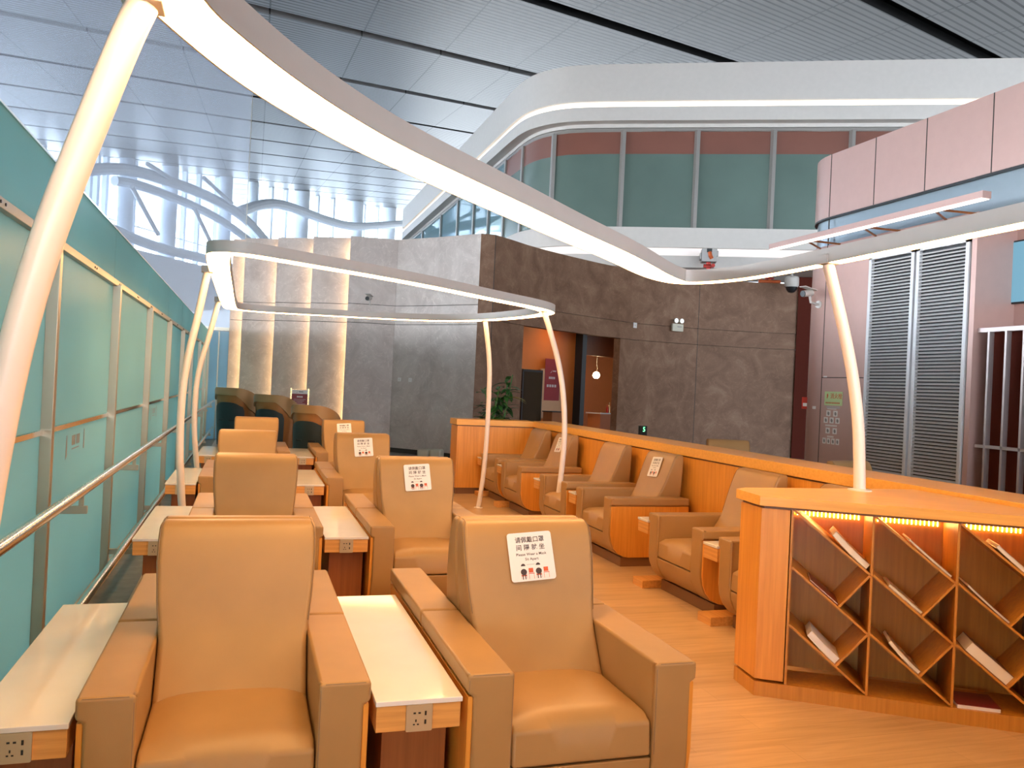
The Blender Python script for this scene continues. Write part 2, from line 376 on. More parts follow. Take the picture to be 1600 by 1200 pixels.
for z in (8.0, 12.9):
    mb.box((-30, -0.12, z-0.04), (65, 0.12, z+0.04), mat=Matrix.Translation(L0) @ rotm)
struct(mb.build('window_frame', M['truss'], win, smooth=False))
mb = MB(); mb.box((-30, -0.02, 0), (65, 0.0, 27), mat=Matrix.Translation(L0+wnv*0.1) @ rotm); struct(mb.build('window_pane', M['windowglass'], win, smooth=False))
mb = MB(); mb.box((-30, 0.5, 0), (65, 1.2, 10.6), mat=Matrix.Translation(L0-wnv*3.0) @ rotm); struct(mb.build('window_sill', M['truss'], win, smooth=False))
for s, r in ((3.3, .55), (8.2, .65), (15.8, .6), (20.1, .5), (29.3, .8), (42.1, .9), (52.1, .9)):
    p = WP(s, 0, -1.2); mb = MB(); mb.tube([p, p+Vector((0, 0, ceil_z(p)))], r, 16)
    tag(mb.build('hall_column', M['truss']), 'tall round white column standing before the bright far window wall', 'column', 'round columns of the window wall')
beams = [('arched white truss chord curving across the top of the far windows', .55, [(-8, 13), (-3.3, 14.6), (-2.2, 15.1), (-0.1, 15.8), (2.4, 16.4), (5.8, 16.6), (10.0, 16.7), (14.0, 16.5), (17.3, 16.0), (20.3, 14.9), (23.3, 13.2)]),
         ('wavy white truss chord over the windows right of the clear glass screen', .6, [(16.7, 16.4), (19.5, 17.6), (22.2, 18.4), (25.2, 18.7), (28.5, 18.8), (32.7, 18.9), (38.9, 19.4), (46.9, 21.2), (54.6, 23.0)]),
         ('middle white truss chord sagging behind the upright columns', .45, [(0.9, 15.2), (3.5, 15.5), (6.8, 15.5), (10.1, 15.4), (14.1, 15.0), (18.7, 14.0), (24, 12)]),
         ('lower curved white truss chord above the pale parapet', .5, [(-4, 12.2), (1.4, 11.6), (4.2, 11.3), (7.3, 11.2), (10.4, 11.3), (13.0, 11.3), (20, 10.8)])]
for lab, r, pts in beams:
    mb = MB(); mb.tube([WP(s, z, -2.2) for s, z in chaikin(pts, 2, False)], r*0.8, 10)
    tag(mb.build('truss_beam', M['truss']), lab, 'roof truss')
for lab, pts in (('slim diagonal strut left of the thick column in the window wall', [(1.6, 14.9), (4.7, 12.0)]), ('slim diagonal strut between the two chords, right of the thick column', [(8.9, 14.9), (12.3, 11.6)]),
                 ('short strut rising to the ceiling at the top left of the windows', [(3.1, 17.0), (5.8, 16.6)]), ('short strut rising to the ceiling beside the edge of the clear glass screen', [(9.9, 17.7), (14.0, 16.5)])):
    mb = MB(); mb.tube([WP(s, z, -3.1) for s, z in pts], 0.17, 8); tag(mb.build('truss_strut', M['truss']), lab, 'strut')

# clear glass screen above the stone wall's left end
gs = thing('glass_screen', 'tall clear glass screen hazing the hall behind the left side', 'glass screen', (-0.25, 21.3, 0))
mb = MB(); mb.box((-9, -0.015, 2.7), (0, 0.015, 10.4)); mb.build('pane', M['clear'], gs, smooth=False)
mb = MB(); mb.box((-0.007, -0.018, 0), (0.007, 0.018, 10.4)); mb.box((-9, -0.05, 2.62), (0, 0.05, 2.7)); mb.build('edge_profile', M['steel'], gs, smooth=False)
gs = thing('glass_door', 'pale blue frosted glass end panel beside the grey stone wall', 'glass panel', (-0.78, 21.2, 0))
mb = MB(); mb.box((-0.4, -0.02, 0), (0.27, 0.02, 2.6)); mb.build('pane', M['pale_blue'], gs, smooth=False)
mb = MB(); mb.box((-0.44, -0.04, 0), (-0.4, 0.04, 2.62)); mb.box((0.02, -0.035, 0), (0.05, 0.035, 2.6)); mb.build('frame', M['steel'], gs, smooth=False)

# ------------------------------------------------------------------ left frosted glass wall
GX = -1.0
ys = [-1.6+2.13*i for i in range(12)]
ys = [0.5, 2.62, 4.77, 6.84, 9.0, 11.13, 13.3, 15.4, 17.6, 19.7, 21.2]
wl_ = thing('wall_left', None, None); wl_['kind'] = 'structure'
for a, b in zip(ys[:-1], ys[1:]):
    mb = MB(); mb.box((GX-0.012, a+0.03, 0.06), (GX, b-0.03, 1.215)); struct(mb.build('lower_pane', M['teal'], wl_, smooth=False))
    mb = MB(); mb.box((GX-0.012, a+0.03, 1.245), (GX, b-0.03, 2.19)); struct(mb.build('upper_pane', M['teal'], wl_, smooth=False))
    mb = MB(); mb.box((GX-0.012, a+0.006, 2.235), (GX, b-0.006, 2.61)); struct(mb.build('top_pane', M['teal'], wl_, smooth=False))
    mb = MB(); mb.box((GX-0.02, a+0.03, 1.217), (GX+0.012, b-0.03, 1.243)); struct(mb.build('transom', M['chrome'], wl_, smooth=False))
for y in ys:
    mb = MB(); mb.box((GX-0.03, y-0.028, 0), (GX+0.055, y+0.028, 2.2)); struct(mb.build('mullion', M['steel'], wl_, bevel=0.004, seg=2))
mb = MB(); mb.box((GX-0.02, 0.5, 2.19), (GX+0.03, 21.2, 2.235)); struct(mb.build('top_rail', M['steel'], wl_, bevel=0.003, seg=1))
mb = MB()
y = 0.6
while y < 21:
    for dy in (0, 0.07): mb.lathe([(0.007, 0), (0.007, 0.004)], seg=8, mat=Matrix.Translation((GX+0.03, y+dy, 2.212)) @ Matrix.Rotation(PI/2, 4, 'Y'))
    y += 1.05
struct(mb.build('rivets', M['black'], wl_))
mb = MB(); mb.box((GX-0.03, 0.5, 0.0), (GX+0.03, 21.2, 0.06)); struct(mb.build('bottom_rail', M['steel'], wl_, smooth=False))
mb = MB(); mb.box((GX-0.022, 0.5, 2.608), (GX+0.01, 21.2, 2.618)); struct(mb.build('cap_edge', M['chrome'], wl_, smooth=False))
# blurred notices printed on the glass
for yy, sc in ((5.55, 1.0), (9.9, 0.9)):
    mb = MB()
    for k in range(4): quad(mb, yy+k*0.055+(0.03 if k > 1 else 0), 1.10, yy+0.042+k*0.055+(0.03 if k > 1 else 0), 1.16)
    quad(mb, yy, 1.075, yy+0.23, 1.083)
    mb.prism([(yy-0.17, 1.03), (yy-0.13, 1.05), (yy-0.14, 1.17), (yy-0.16, 1.17)], lambda p, t: (p[0], p[1], t), 0, 0.0005)
    mb.prism([(yy+0.36, 1.06), (yy+0.40, 1.05), (yy+0.39, 1.18), (yy+0.37, 1.18)], lambda p, t: (p[0], p[1], t), 0, 0.0005)
    mb.v = [(GX+0.0015+z, x, y_) for x, y_, z in mb.v]
    n = mb.build('glass_lettering', M['mull'], wl_, smooth=False); struct(n)
# double handrail
hr = thing('handrail', 'double polished steel handrail running along the teal glass wall', 'handrail', (-0.80, 0.5, 0))
for z, nm in ((0.93, 'upper_rail'), (0.30, 'lower_rail')):
    mb = MB(); mb.tube([(0, 0, z), (0, 20.6, z)], 0.026, 14); mb.build(nm, M['chrome'], hr)
for y in ys[1:-1]:
    for z in (0.93, 0.30):
        mb = MB(); x0 = GX+0.056+0.80; yy = y-0.5
        mb.box((x0, yy-0.012, z-0.115), (0.03, yy+0.012, z-0.075)); mb.box((-0.012, yy-0.006, z-0.08), (0.012, yy+0.006, z-0.02))
        mb.build('bracket', M['steel'], hr, bevel=0.002, seg=1)

# ------------------------------------------------------------------ stone walls
plan = [(-0.515, 20.9), (-0.08, 20.8), (0.635, 20.25), (1.397, 19.67), (2.108, 19.13), (3.06, 18.75), (3.75, 18.0), (4.525, 17.0)]
wl2 = thing('wall_back', None, None); wl2['kind'] = 'structure'
for i in range(7):
    a = Vector((*plan[i], 0)); b = Vector((*plan[i+1], 0)); t = (b-a).normalized(); n = Vector((t.y, -t.x, 0))
    step = 0.26 if i < 5 else 0.0
    mb = MB()
    # left edge comes forward, right edge tucks in behind the next panel
    A = a+n*step; B = b+t*(0.12 if i < 4 else 0.0)+(n*0.0)
    if i == 4: B = b
    if i == 0: A = a
    back = -n*0.08
    P = [A, B, B+back, A+back]
    for z0, z1 in ((0.10, 2.87), (2.88, 3.29), (3.30, 4.8)):
        mb.add([(p.x, p.y, z0) for p in P]+[(p.x, p.y, z1) for p in P], [(0,1,2,3),(4,5,6,7),(0,1,5,4),(1,2,6,5),(2,3,7,6),(3,0,4,7)])
    struct(mb.build('stone_panel', M['stoneL'], wl2, bevel=0.004, seg=1))
    mb = MB(); Q = [A-n*0.012, B-n*0.012, B+back*0.9, A+back*0.9]
    mb.add([(p.x, p.y, 0.0) for p in Q]+[(p.x, p.y, 4.78) for p in Q], [(0,1,2,3),(4,5,6,7),(0,1,5,4),(1,2,6,5),(2,3,7,6),(3,0,4,7)])
    struct(mb.build('panel_backing', M['groove'], wl2, smooth=False))
    if 1 <= i <= 4:
        # led strip on the hidden back edge of this panel's left side, washing the previous panel
        mb = MB(); c = A+back*1.1+t*0.02
        mb.add([tuple(c+t*x+back*yy+Vector((0, 0, z))) for z in (0.15, 4.7) for x, yy in ((0, 0), (0.025, 0), (0.025, 0.9), (0, 0.9))], [(0,1,2,3),(4,5,6,7),(0,1,5,4),(1,2,6,5),(2,3,7,6),(3,0,4,7)])
        struct(mb.build('led_strip', M['wallwash'], wl2, smooth=False))
# right curved wall with a doorway, its brown carrying painted warm light
rp = [(4.525, 17.0), (4.84, 16.98), (5.35, 17.38), (5.82, 17.78)]
rp2 = [(9.08, 19.68), (9.6, 19.95), (10.6, 20.1), (11.6, 20.15), (12.6, 20.05), (13.5, 19.85), (14.3, 19.5)]
lint = [(5.82, 17.78), (6.4, 18.2), (7.3, 18.75), (8.2, 19.25), (9.08, 19.68)]
wr = thing('wall_far', None, None); wr['kind'] = 'structure'
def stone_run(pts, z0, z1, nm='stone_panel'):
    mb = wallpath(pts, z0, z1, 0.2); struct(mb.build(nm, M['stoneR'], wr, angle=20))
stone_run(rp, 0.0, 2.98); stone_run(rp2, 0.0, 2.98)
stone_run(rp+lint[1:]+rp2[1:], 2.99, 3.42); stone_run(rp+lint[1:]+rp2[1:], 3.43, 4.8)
mb = MB()
for (x, y), hh in zip(((4.84, 16.98), (9.75, 19.99), (11.6, 20.15), (13.4, 19.88)), (4.8, 4.8, 4.8, 4.8)):
    mb.box((x-0.007, y-0.004, 0), (x+0.007, y+0.02, hh))
struct(mb.build('panel_joint', M['groove'], wr, smooth=False))
mb = wallpath([(5.80, 17.98), (6.4, 18.42), (7.3, 18.97), (8.2, 19.47), (9.0, 19.85)], 2.0, 3.0, 0.02)
mb = wallpath([(14.25, 19.45), (15.6, 18.6), (16.5, 17.6)], 0.0, 4.98, 0.2); struct(mb.build('dark_red_return', M['maroon'], wr, angle=20))
# room behind the doorway
dd = Vector((0.85, 0.527, 0)); dn = Vector((-0.527, 0.85, 0)); D0 = Vector((5.75, 17.7, 0))
def DP(s, off, z=0): return D0+dd*s+dn*off+Vector((0, 0, z))
drot = math.atan2(dd.y, dd.x)
room = thing('wall_corridor', None, None); room['kind'] = 'structure'
def dbox(mb, s0, s1, o0, o1, z0, z1):
    mt = Matrix.Translation(D0) @ Matrix.Rotation(drot, 4, 'Z'); mb.box((s0, o0, z0), (s1, o1, z1), mat=mt)
mb = MB(); dbox(mb, 0.0, 4.75, 2.0, 2.1, 0, 3.3); dbox(mb, -0.1, 0.0, 0.75, 2.1, 0, 3.3); struct(mb.build('wood_lining', M['orange_wall'], room, smooth=False))
mb = MB(); dbox(mb, -0.1, 12, 0.75, 4.9, 3.3, 3.4); struct(mb.build('corridor_ceiling', M['wood_dark'], room, smooth=False))
mb = MB(); dbox(mb, 4.75, 4.95, 1.75, 2.1, 0, 3.3); struct(mb.build('dark_pillar', M['black'], room, smooth=False))
mb = MB(); dbox(mb, 4.95, 7.8, 2.0, 2.1, 2.62, 3.3); dbox(mb, 4.95, 5.12, 2.0, 2.1, 0, 2.62); struct(mb.build('door_surround', M['wood_dark'], room, smooth=False))
mb = MB(); dbox(mb, 4.8, 12, 4.7, 4.8, 0, 3.3); dbox(mb, 11.9, 12, 2.0, 4.8, 0, 3.3); dbox(mb, 7.2, 7.3, 0.6, 2.1, 0, 3.3); struct(mb.build('inner_room_wall', M['orange_wall'], room, smooth=False))
d1 = thing('door_1', None, None, tuple(DP(5.16, 2.12)), drot+R(72)); d1['kind'] = 'structure'
mb = MB(); mb.box((0, -0.025, 0.02), (0.85, 0.025, 2.5)); struct(mb.build('door_leaf', M['wood_dark'], d1, bevel=0.004, seg=1))
mb = MB()
for z in (0.9, 2.05): mb.tube([(0.0, -0.03, z-0.06), (0.0, -0.03, z+0.06)], 0.012, 8)
struct(mb.build('hinge', M['chrome'], d1))

# pink clad wall on the right, rounded end
PX = 8.0
arc = [(PX+0.9-0.9*math.cos(R(a)), 10.3+0.9*math.sin(R(a))) for a in range(0, 91, 10)]
pw = thing('wall_right', None, None); pw['kind'] = 'structure'
pts = [(PX, 7.70)]+[(PX, 9.4)]+arc+[(10.6, 11.2)]
pts_r = [(p[0], p[1]) for p in pts]
def clad(pp, z0, z1, m, nm, th=-0.12):
    mb = wallpath(pp, z0, z1, th); return struct(mb.build(nm, m, pw, angle=35))
upp = [(PX, 3.0)]+pts_r[0:]
clad(upp, 4.295, 5.22, M['pink'], 'upper_cladding')
clad([(x+0.05 if i else x+0.05, y) for i, (x, y) in enumerate(upp)], 3.88, 4.295, M['blueband'], 'blue_band')
clad(upp, 4.272, 4.30, M['black'], 'black_line', th=-0.1)  # thin black line below the upper cladding
clad([(PX, 9.40)]+pts_r[2:], 0.0, 3.88, M['pink'], 'lower_cladding')
clad([(PX, 7.70), (PX, 9.40)], 3.60, 3.88, M['pink'], 'louvre_header')
clad([(PX+0.6, 3.0), (PX+0.6, 7.95)], 0.0, 3.88, M['pink'], 'recessed_wall')
mb = MB(); mb.box((PX+0.0, 7.63, 0), (PX+0.7, 7.70, 3.88)); struct(mb.build('recess_return', M['pink'], pw, smooth=False))
mb = MB()
for y in (8.47, 9.37, 10.28): mb.box((PX-0.004, y-0.006, 4.30), (PX+0.01, y+0.006, 5.22))
for y in (7.48, 6.5, 5.5): mb.box((PX-0.004, y-0.006, 4.30), (PX+0.01, y+0.006, 5.22))
for y, z0, z1 in ((10.28, 0, 4.27), (9.55, 1.9, 1.912)): mb.box((PX-0.004, y-0.005, z0), (PX+0.01, y+0.005, z1))
mb.box((PX-0.004, 9.41, 1.93), (PX+0.01, 10.28, 1.942))
struct(mb.build('panel_joint', M['groove'], pw, smooth=False))

# mezzanine with rounded corner
mp = [(7.1, 42.5), (7.1, 24.0), (7.13, 22.9), (7.35, 22.1), (7.85, 21.4), (8.6, 20.92), (9.62, 20.4), (14.0, 18.2), (19.5, 15.45), (26, 12.2)]
mp2 = [mp[0]]+list(chaikin(mp[1:7], 2, False))+mp[7:]
def offpath(pts, d):
    out = []
    for i in range(len(pts)):
        a = Vector(pts[max(i-1, 0)]); b = Vector(pts[min(i+1, len(pts)-1)]); t = (b-a).normalized(); out.append((pts[i][0]-t.y*d, pts[i][1]+t.x*d))
    return out
mz = thing('mezzanine', 'white upper storey with rounded corner and green glass front', 'upper storey', (9, 20.6, 0))
def mz_part(nm, m, path, z0, z1, th=0.3):
    mb = wallpath(path, z0, z1, th); mb.v = [(x-9, y-20.6, z) for x, y, z in mb.v]; return mb.build(nm, m, mz, angle=28)
mz_part('upper_fascia', M['mezz'], mp2, 9.45, 10.45, 0.5)
mz_part('fascia_lower_lip', M['mezz'], mp2, 8.92, 9.29, 0.5)
mz_part('fascia_light', M['cove'], offpath(mp2, 0.1), 9.29, 9.45, 0.3)
mz_part('soffit', M['mezz'], offpath(mp2, 0.3), 8.82, 8.92, 2.5)
mz_part('glazing_head', M['mull'], offpath(mp2, 0.3), 8.70, 8.80, 0.1)
mz_part('floor_slab', M['mezz'], mp2, 5.52, 6.05, 2.5)
mz_part('slab_light', M['cove_soft'], offpath(mp2, 0.12), 5.30, 5.52, 0.3)
mz_part('slab_lower_lip', M['mezz'], mp2, 4.99, 5.30, 2.5)
gp = offpath(mp2, 0.3)
# cut the glass path at arc length where film starts
def along(path, s):
    for a, b in zip(path[:-1], path[1:]):
        a = Vector(a); b = Vector(b); L = (b-a).length
        if s <= L: return a+(b-a)*(s/L)
        s -= L
    return Vector(path[-1])
tot = sum((Vector(b)-Vector(a)).length for a, b in zip(gp[:-1], gp[1:]))
stops = [0, 4, 8, 11, 13.5, 15.5, 17.3, 19.0]
s = 20.6
while s < tot: stops.append(s); s += 1.98
for i, (a, b) in enumerate(zip(stops[:-1], stops[1:])):
    seg = [tuple(along(gp, a+(b-a)*t)) for t in (0, .25, .5, .75, 1)]
    if a > 50: break
    if a < 17.2:
        mz_part('clear_pane', M['railglass'], seg, 6.05, 8.7, 0.02)
    else:
        mz_part('film_pane', M['greenfilm'], seg, 6.05, 8.10, 0.04); mz_part('head_pane', M['brownfilm'], seg, 8.10, 8.72, 0.04)
    p = along(gp, a); mb = MB(); mb.box((p.x-9-0.05, p.y-20.6-0.12, 6.05), (p.x-9+0.05, p.y-20.6+0.02, 8.72)); mb.build('mullion', M['mull'], mz, smooth=False)

# unseen wall added behind the camera to hold back cool sky light
mb = MB(); mb.box((-1.3, -3.2, 0), (9, -3.0, 1.9)); struct(mb.build('rear_light_block', M['wood'], smooth=False))

# ================================================================== LOUNGE FURNITURE
def xz(y): return lambda p, t: (p[0], t, p[1])
def side(p, t): return (t, p[0], p[1])
def make_armchair():
    t = thing('armchair', 'x', 'armchair')
    # arms: upholstered slab with rounded lower front, capped by a wider pad
    for sgn in (-1, 1):
        st_ = [(0.0, 0.30), (0.012, 0.225), (0.04, 0.165), (0.085, 0.115), (0.14, 0.088), (0.20, 0.08), (0.792, 0.08)]
        vs = []
        for y, zb in st_:
            for x, z in ((0.262, zb), (0.262, 0.62), (0.424, 0.62), (0.424, 0.556), (0.402, 0.546), (0.402, zb)): vs.append((sgn*x, y, z))
        n_ = len(st_); fs = [(0, 1, 2, 3, 4, 5), tuple((n_-1)*6+k for k in (5, 4, 3, 2, 1, 0))]
        for i in range(n_-1):
            for k in range(6): fs.append((i*6+k, (i+1)*6+k, (i+1)*6+(k+1) % 6, i*6+(k+1) % 6))
        mb = MB(); mb.add(vs, fs); arm = mb.build('arm', M['leather'], t, bevel=0.014, seg=4, angle=35)
        # piping round the front face
        o = 0.006; xi = sgn*0.268; xo = sgn*0.418
        sm_ = MB(); sm_.tube([(xi, 0.003, 0.30), (xi, 0.003, 0.598), (xi+sgn*0.014, 0.004, 0.616), (xo-sgn*0.012, 0.004, 0.616), (xo, 0.003, 0.60), (xo, 0.004, 0.56)], 0.0018, 6)
        sm_.build('piping', M['seam'], arm)
        wp = [(0.012, 0.545), (0.012, 0.30), (0.024, 0.225), (0.05, 0.165), (0.09, 0.12), (0.15, 0.09), (0.20, 0.083), (0.792, 0.083), (0.792, 0.545)]
        mb = MB(); a, b = sorted((sgn*0.402, sgn*0.420)); mb.prism(wp, side, a, b); mb.build('side_panel', M['wood'], t, bevel=0.002, seg=1)
    # seat cushion with a crowned top
    mb = MB(); nx, ny = 12, 10; vs = []; fs = []
    for j in range(ny+1):
        for i in range(nx+1):
            x = -0.258+0.516*i/nx; y = 0.012+0.50*j/ny
            e = (1-abs(2*i/nx-1)**4)*(1-max(0, 1-2*j/ny)**5)
            vs.append((x, y, 0.432+0.028*e-(0.02 if j == 0 else 0)))
    for j in range(ny):
        for i in range(nx): a = j*(nx+1)+i; fs.append((a, a+1, a+nx+2, a+nx+1))
    nb = len(vs)
    for j in range(ny+1):
        for i in range(nx+1): vs.append((-0.258+0.516*i/nx, 0.004+0.508*j/ny, 0.292))
    for j in range(ny):
        for i in range(nx): a = nb+j*(nx+1)+i; fs.append((a, a+nx+1, a+nx+2, a+1))
    for i in range(nx): fs.append((i, nb+i, nb+i+1, i+1)); a = ny*(nx+1)+i; fs.append((a, a+1, nb+a+1, nb+a))
    for j in range(ny): a = j*(nx+1); fs.append((a, a+nx+1, nb+a+nx+1, nb+a)); a += nx; fs.append((a, nb+a, nb+a+nx+1, a+nx+1))
    mb.add(vs, fs); mb.build('seat_cushion', M['leather'], t, bevel=0.014, seg=3, angle=50)
    fp = [(0.006, 0.286), (0.014, 0.23), (0.045, 0.165), (0.09, 0.115), (0.15, 0.09), (0.40, 0.085), (0.40, 0.286)]
    mb = MB(); mb.prism(fp, side, -0.259, 0.259); mb.build('front_panel', M['leather'], t, bevel=0.005, seg=2)
    # backrest: narrow between the arms, wider above them
    sec = [(0.10, 0.40, 0.258), (0.40, 0.40, 0.258), (0.46, 0.450, 0.258), (0.56, 0.512, 0.258), (0.612, 0.545, 0.259), (0.628, 0.555, 0.262), (0.66, 0.572, 0.267), (0.74, 0.605, 0.277), (0.865, 0.650, 0.286), (0.945, 0.680, 0.287), (0.985, 0.700, 0.285), (1.010, 0.728, 0.281)]
    vs = []
    for z, y, hw in sec: vs += [(-hw, y, z), (hw, y, z), (hw, 0.795, z), (-hw, 0.795, z)]
    n = len(sec); fs = [(0, 3, 2, 1), tuple((n-1)*4+k for k in range(4))]
    for i in range(n-1):
        for k in range(4): fs.append((i*4+k, i*4+(k+1) % 4, (i+1)*4+(k+1) % 4, (i+1)*4+k))
    mb = MB(); mb.add(vs, fs); back = mb.build('backrest', M['leather'], t, bevel=0.022, seg=4, angle=40)
    upf = [(y, z) for z, y, hw in sec[6:]]
    for sx in (-1, 1):
        mb = MB(); mb.tube([(sx*(hw-0.006), y+0.004, z) for z, y, hw in sec[6:11]]+[(sx*0.270, 0.722, 1.003), (sx*0.269, 0.745, 1.007), (sx*0.269, 0.78, 1.008)], 0.0018, 6)
        mb.build('piping', M['seam'], back)
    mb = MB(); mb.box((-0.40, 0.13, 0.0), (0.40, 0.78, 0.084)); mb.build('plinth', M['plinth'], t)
    return t
def add_sticker(ch, lab='white mask notice with black lettering'):
    back = [c for c in ch.children if c.name.startswith('backrest')][0]
    e = MB(); e.prism(rrect(0.098, 0.10, 0.012), lambda p, t: (p[0], p[1], t), 0, 0.0012)
    st = e.build('notice_sticker', M['paper'], ch, smooth=False)
    st['label'] = lab
    st.location = (0.0, 0.6435-0.0015, 0.872); st.rotation_euler = (R(70.3), R(5.0)*0, 0)
    st.rotation_euler = (Matrix.Rotation(R(70.3), 3, 'X') @ Matrix.Rotation(R(4), 3, 'Z')).to_euler()
    mb = MB()
    for s_, sz, y, sp in (('请佩戴口罩', 0.026, 0.068, 1.0), ('间 隔 就 坐', 0.026, 0.036, 1.03)): mb.add(*text_mesh(s_, sz, loc=(0, y), spacing=sp, depth=0.0018))
    for s_, sz, y in (('Please Wear a Mask', 0.0155, 0.009), ('Sit Apart', 0.0155, -0.011)): mb.add(*text_mesh(s_, sz, loc=(0, y), spacing=1.05, depth=0.0018))
    # seated figures: hair cap, torso, legs
    for cx in (-0.042, 0.024):
        mb.add([(cx+0.010*math.cos(R(a)), -0.038+0.010*math.sin(R(a)), 0.0018) for a in range(0, 181, 20)], [tuple(range(10))])
        mb.add([(cx+0.0135*math.cos(R(a)), -0.062+0.013*math.sin(R(a)), 0.0018) for a in range(0, 360, 24)], [tuple(range(15))])
        for lx in (-0.0075, 0.0035): quad(mb, cx+lx, -0.092, cx+lx+0.004, -0.070, 0.0018)
    quad(mb, -0.026, -0.0335, 0.010, -0.0325, 0.0018)
    mb.build('lettering', M['ink'], st, smooth=False)
    mb = MB()
    for cx in (-0.009, 0.057):
        quad(mb, cx-0.011, -0.066, cx+0.009, -0.048, 0.0018); quad(mb, cx-0.012, -0.071, cx+0.013, -0.068, 0.0018)
        for lx in (-0.012, 0.010): quad(mb, cx+lx, -0.092, cx+lx+0.0015, -0.070, 0.0018)
    for cx in (-0.042, 0.024):
        quad(mb, cx-0.011, -0.079, cx+0.011, -0.073, 0.0016)
        for lx in (-0.012, 0.011): quad(mb, cx+lx, -0.090, cx+lx+0.001, -0.070, 0.0016)
    mb.build('red_pictogram', M['ink_red'], st, smooth=False)
proto = make_armchair(); proto_s = copy_tree(proto); add_sticker(proto_s)
used = {id(proto): False, id(proto_s): False}
def place_chair(x, y, rz, label, group, sticker=False):
    src = proto_s if sticker else proto
    if not used[id(src)]: o = src; used[id(src)] = True
    else: o = copy_tree(src)
    o.location = (x, y, 0); o.rotation_euler = (0, 0, rz); o['label'] = label; o['category'] = 'armchair'; o['group'] = group
    return o
KY = [2.64, 5.47, 8.19, 11.06]; AX = [-0.01, 0.075, 0.012, 0.12]; BX = [1.155, 1.225, 1.178, 1.285]
labA = ['tan leather armchair without a notice, largest and nearest, at lower left', 'tan leather armchair without a notice, directly behind the nearest plain one',
        'tan leather armchair without a notice, third back in the left column', 'tan leather armchair without a notice, furthest in the left column before the pods']
labB = ['tan leather armchair with the largest readable mask notice, nearest the camera', 'tan leather armchair with a mask notice, second in the stickered column',
        'tan leather armchair with a mask notice, third in the stickered column', 'tan leather armchair with a half hidden mask notice, furthest in its column']
twA = ['armchair facing away, back to back with the nearest plain armchair', 'armchair facing away, back to back with the second plain armchair', 'armchair facing away, back to back with the third plain armchair', 'armchair facing away behind the furthest plain armchair']
twB = ['armchair facing away, back to back with the nearest stickered armchair', 'armchair facing away, back to back with the second stickered armchair', 'armchair facing away, back to back with the third stickered armchair', 'armchair facing away behind the furthest stickered armchair']
for k in range(4):
    place_chair(AX[k], KY[k], 0, labA[k], 'armchairs in the left column')
    place_chair(BX[k], KY[k], 0, labB[k], 'armchairs with notices in the middle column', True)
    place_chair(AX[k], KY[k]+1.60, PI, twA[k], 'armchairs facing away in back to back pairs')
    place_chair(BX[k], KY[k]+1.60, PI, twB[k], 'armchairs facing away in back to back pairs')
def rx(y): return 3.11+0.014*(y-5.2)
RY = [11.45, 10.41, 8.84, 7.70, 6.07, 5.0]
labR = ['tan armchair without a notice, furthest along the wooden partition', 'tan armchair with a notice partly behind a white pole, by the partition', 'plain tan armchair between the two stickered ones along the partition',
        'tan armchair with a white notice and full wooden side, mid partition', 'plain tan armchair along the partition, just left of the bookcase end', 'tan armchair mostly hidden behind the bookcase end']
for k, y in enumerate(RY):
    place_chair(rx(y), y-0.425, -PI/2, labR[k], 'armchairs against the wooden partition', k in (1, 3))
place_chair(5.85, 6.10, R(14), 'armchair back rising beyond the partition in front of the slatted doors', 'armchairs beyond the partition')
place_chair(5.98, 9.15, R(-18), 'armchair back just showing above the partition before the brown stone wall', 'armchairs beyond the partition')

# side tables
def make_table(w, dep, sock=True):
    t = thing('side_table', 'x', 'side table')
    mb = MB(); mb.box((-w/2, 0, 0.535), (w/2, dep, 0.552)); mb.build('table_top', M['white_top'], t, bevel=0.003, seg=2)
    mb = MB(); mb.box((-w/2+0.004, 0.008, 0.450), (w/2-0.004, dep-0.008, 0.535)); ap = mb.build('apron', M['wood_h'], t, bevel=0.002, seg=1)
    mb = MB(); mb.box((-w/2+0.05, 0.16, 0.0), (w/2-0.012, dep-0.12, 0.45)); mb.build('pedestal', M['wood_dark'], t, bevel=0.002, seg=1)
    if sock:
        mb = MB(); mb.prism(rrect(0.043, 0.043, 0.004, 3), lambda p, q: (p[0], 0.008-q, 0.492+p[1]), 0, 0.008)
        s = mb.build('socket_plate', M['socket'], t, smooth=False)
        mb = MB()
        def h(x0, z0, x1, z1, rot=0): mb.box((x0, -0.0012, 0.492+z0), (x1, 0.0, 0.492+z1))
        h(-0.020, 0.014, -0.012, 0.019); h(-0.004, 0.014, 0.004, 0.019); h(-0.013, -0.012, -0.009, -0.004); h(-0.020, -0.022, -0.014, -0.018); h(-0.007, -0.022, -0.001, -0.018)
        h(0.017, 0.008, 0.023, 0.022); h(0.017, -0.020, 0.023, -0.006)
        mb.build('socket_holes', M['black'], s, smooth=False)
    return t
def make_lamp_table(w):
    t = thing('side_table', 'x', 'side table')
    mb = MB(); mb.box((-w/2, 0, 0.533), (w/2, 0.80, 0.552)); mb.build('table_top', M['white_top'], t, bevel=0.003, seg=2)
    mb = MB(); mb.box((-w/2+0.002, 0.006, 0.440), (w/2-0.002, 0.80, 0.533)); mb.build('apron', M['wood_h'], t, bevel=0.002, seg=1)
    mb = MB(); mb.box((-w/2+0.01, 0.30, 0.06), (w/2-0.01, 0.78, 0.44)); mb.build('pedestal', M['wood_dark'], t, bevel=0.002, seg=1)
    mb = MB(); mb.box((-w/2+0.004, -0.02, 0.0), (w/2-0.004, 0.80, 0.062)); mb.build('base_board', M['wood_h'], t, bevel=0.002, seg=1)
    return t
tabs = {}
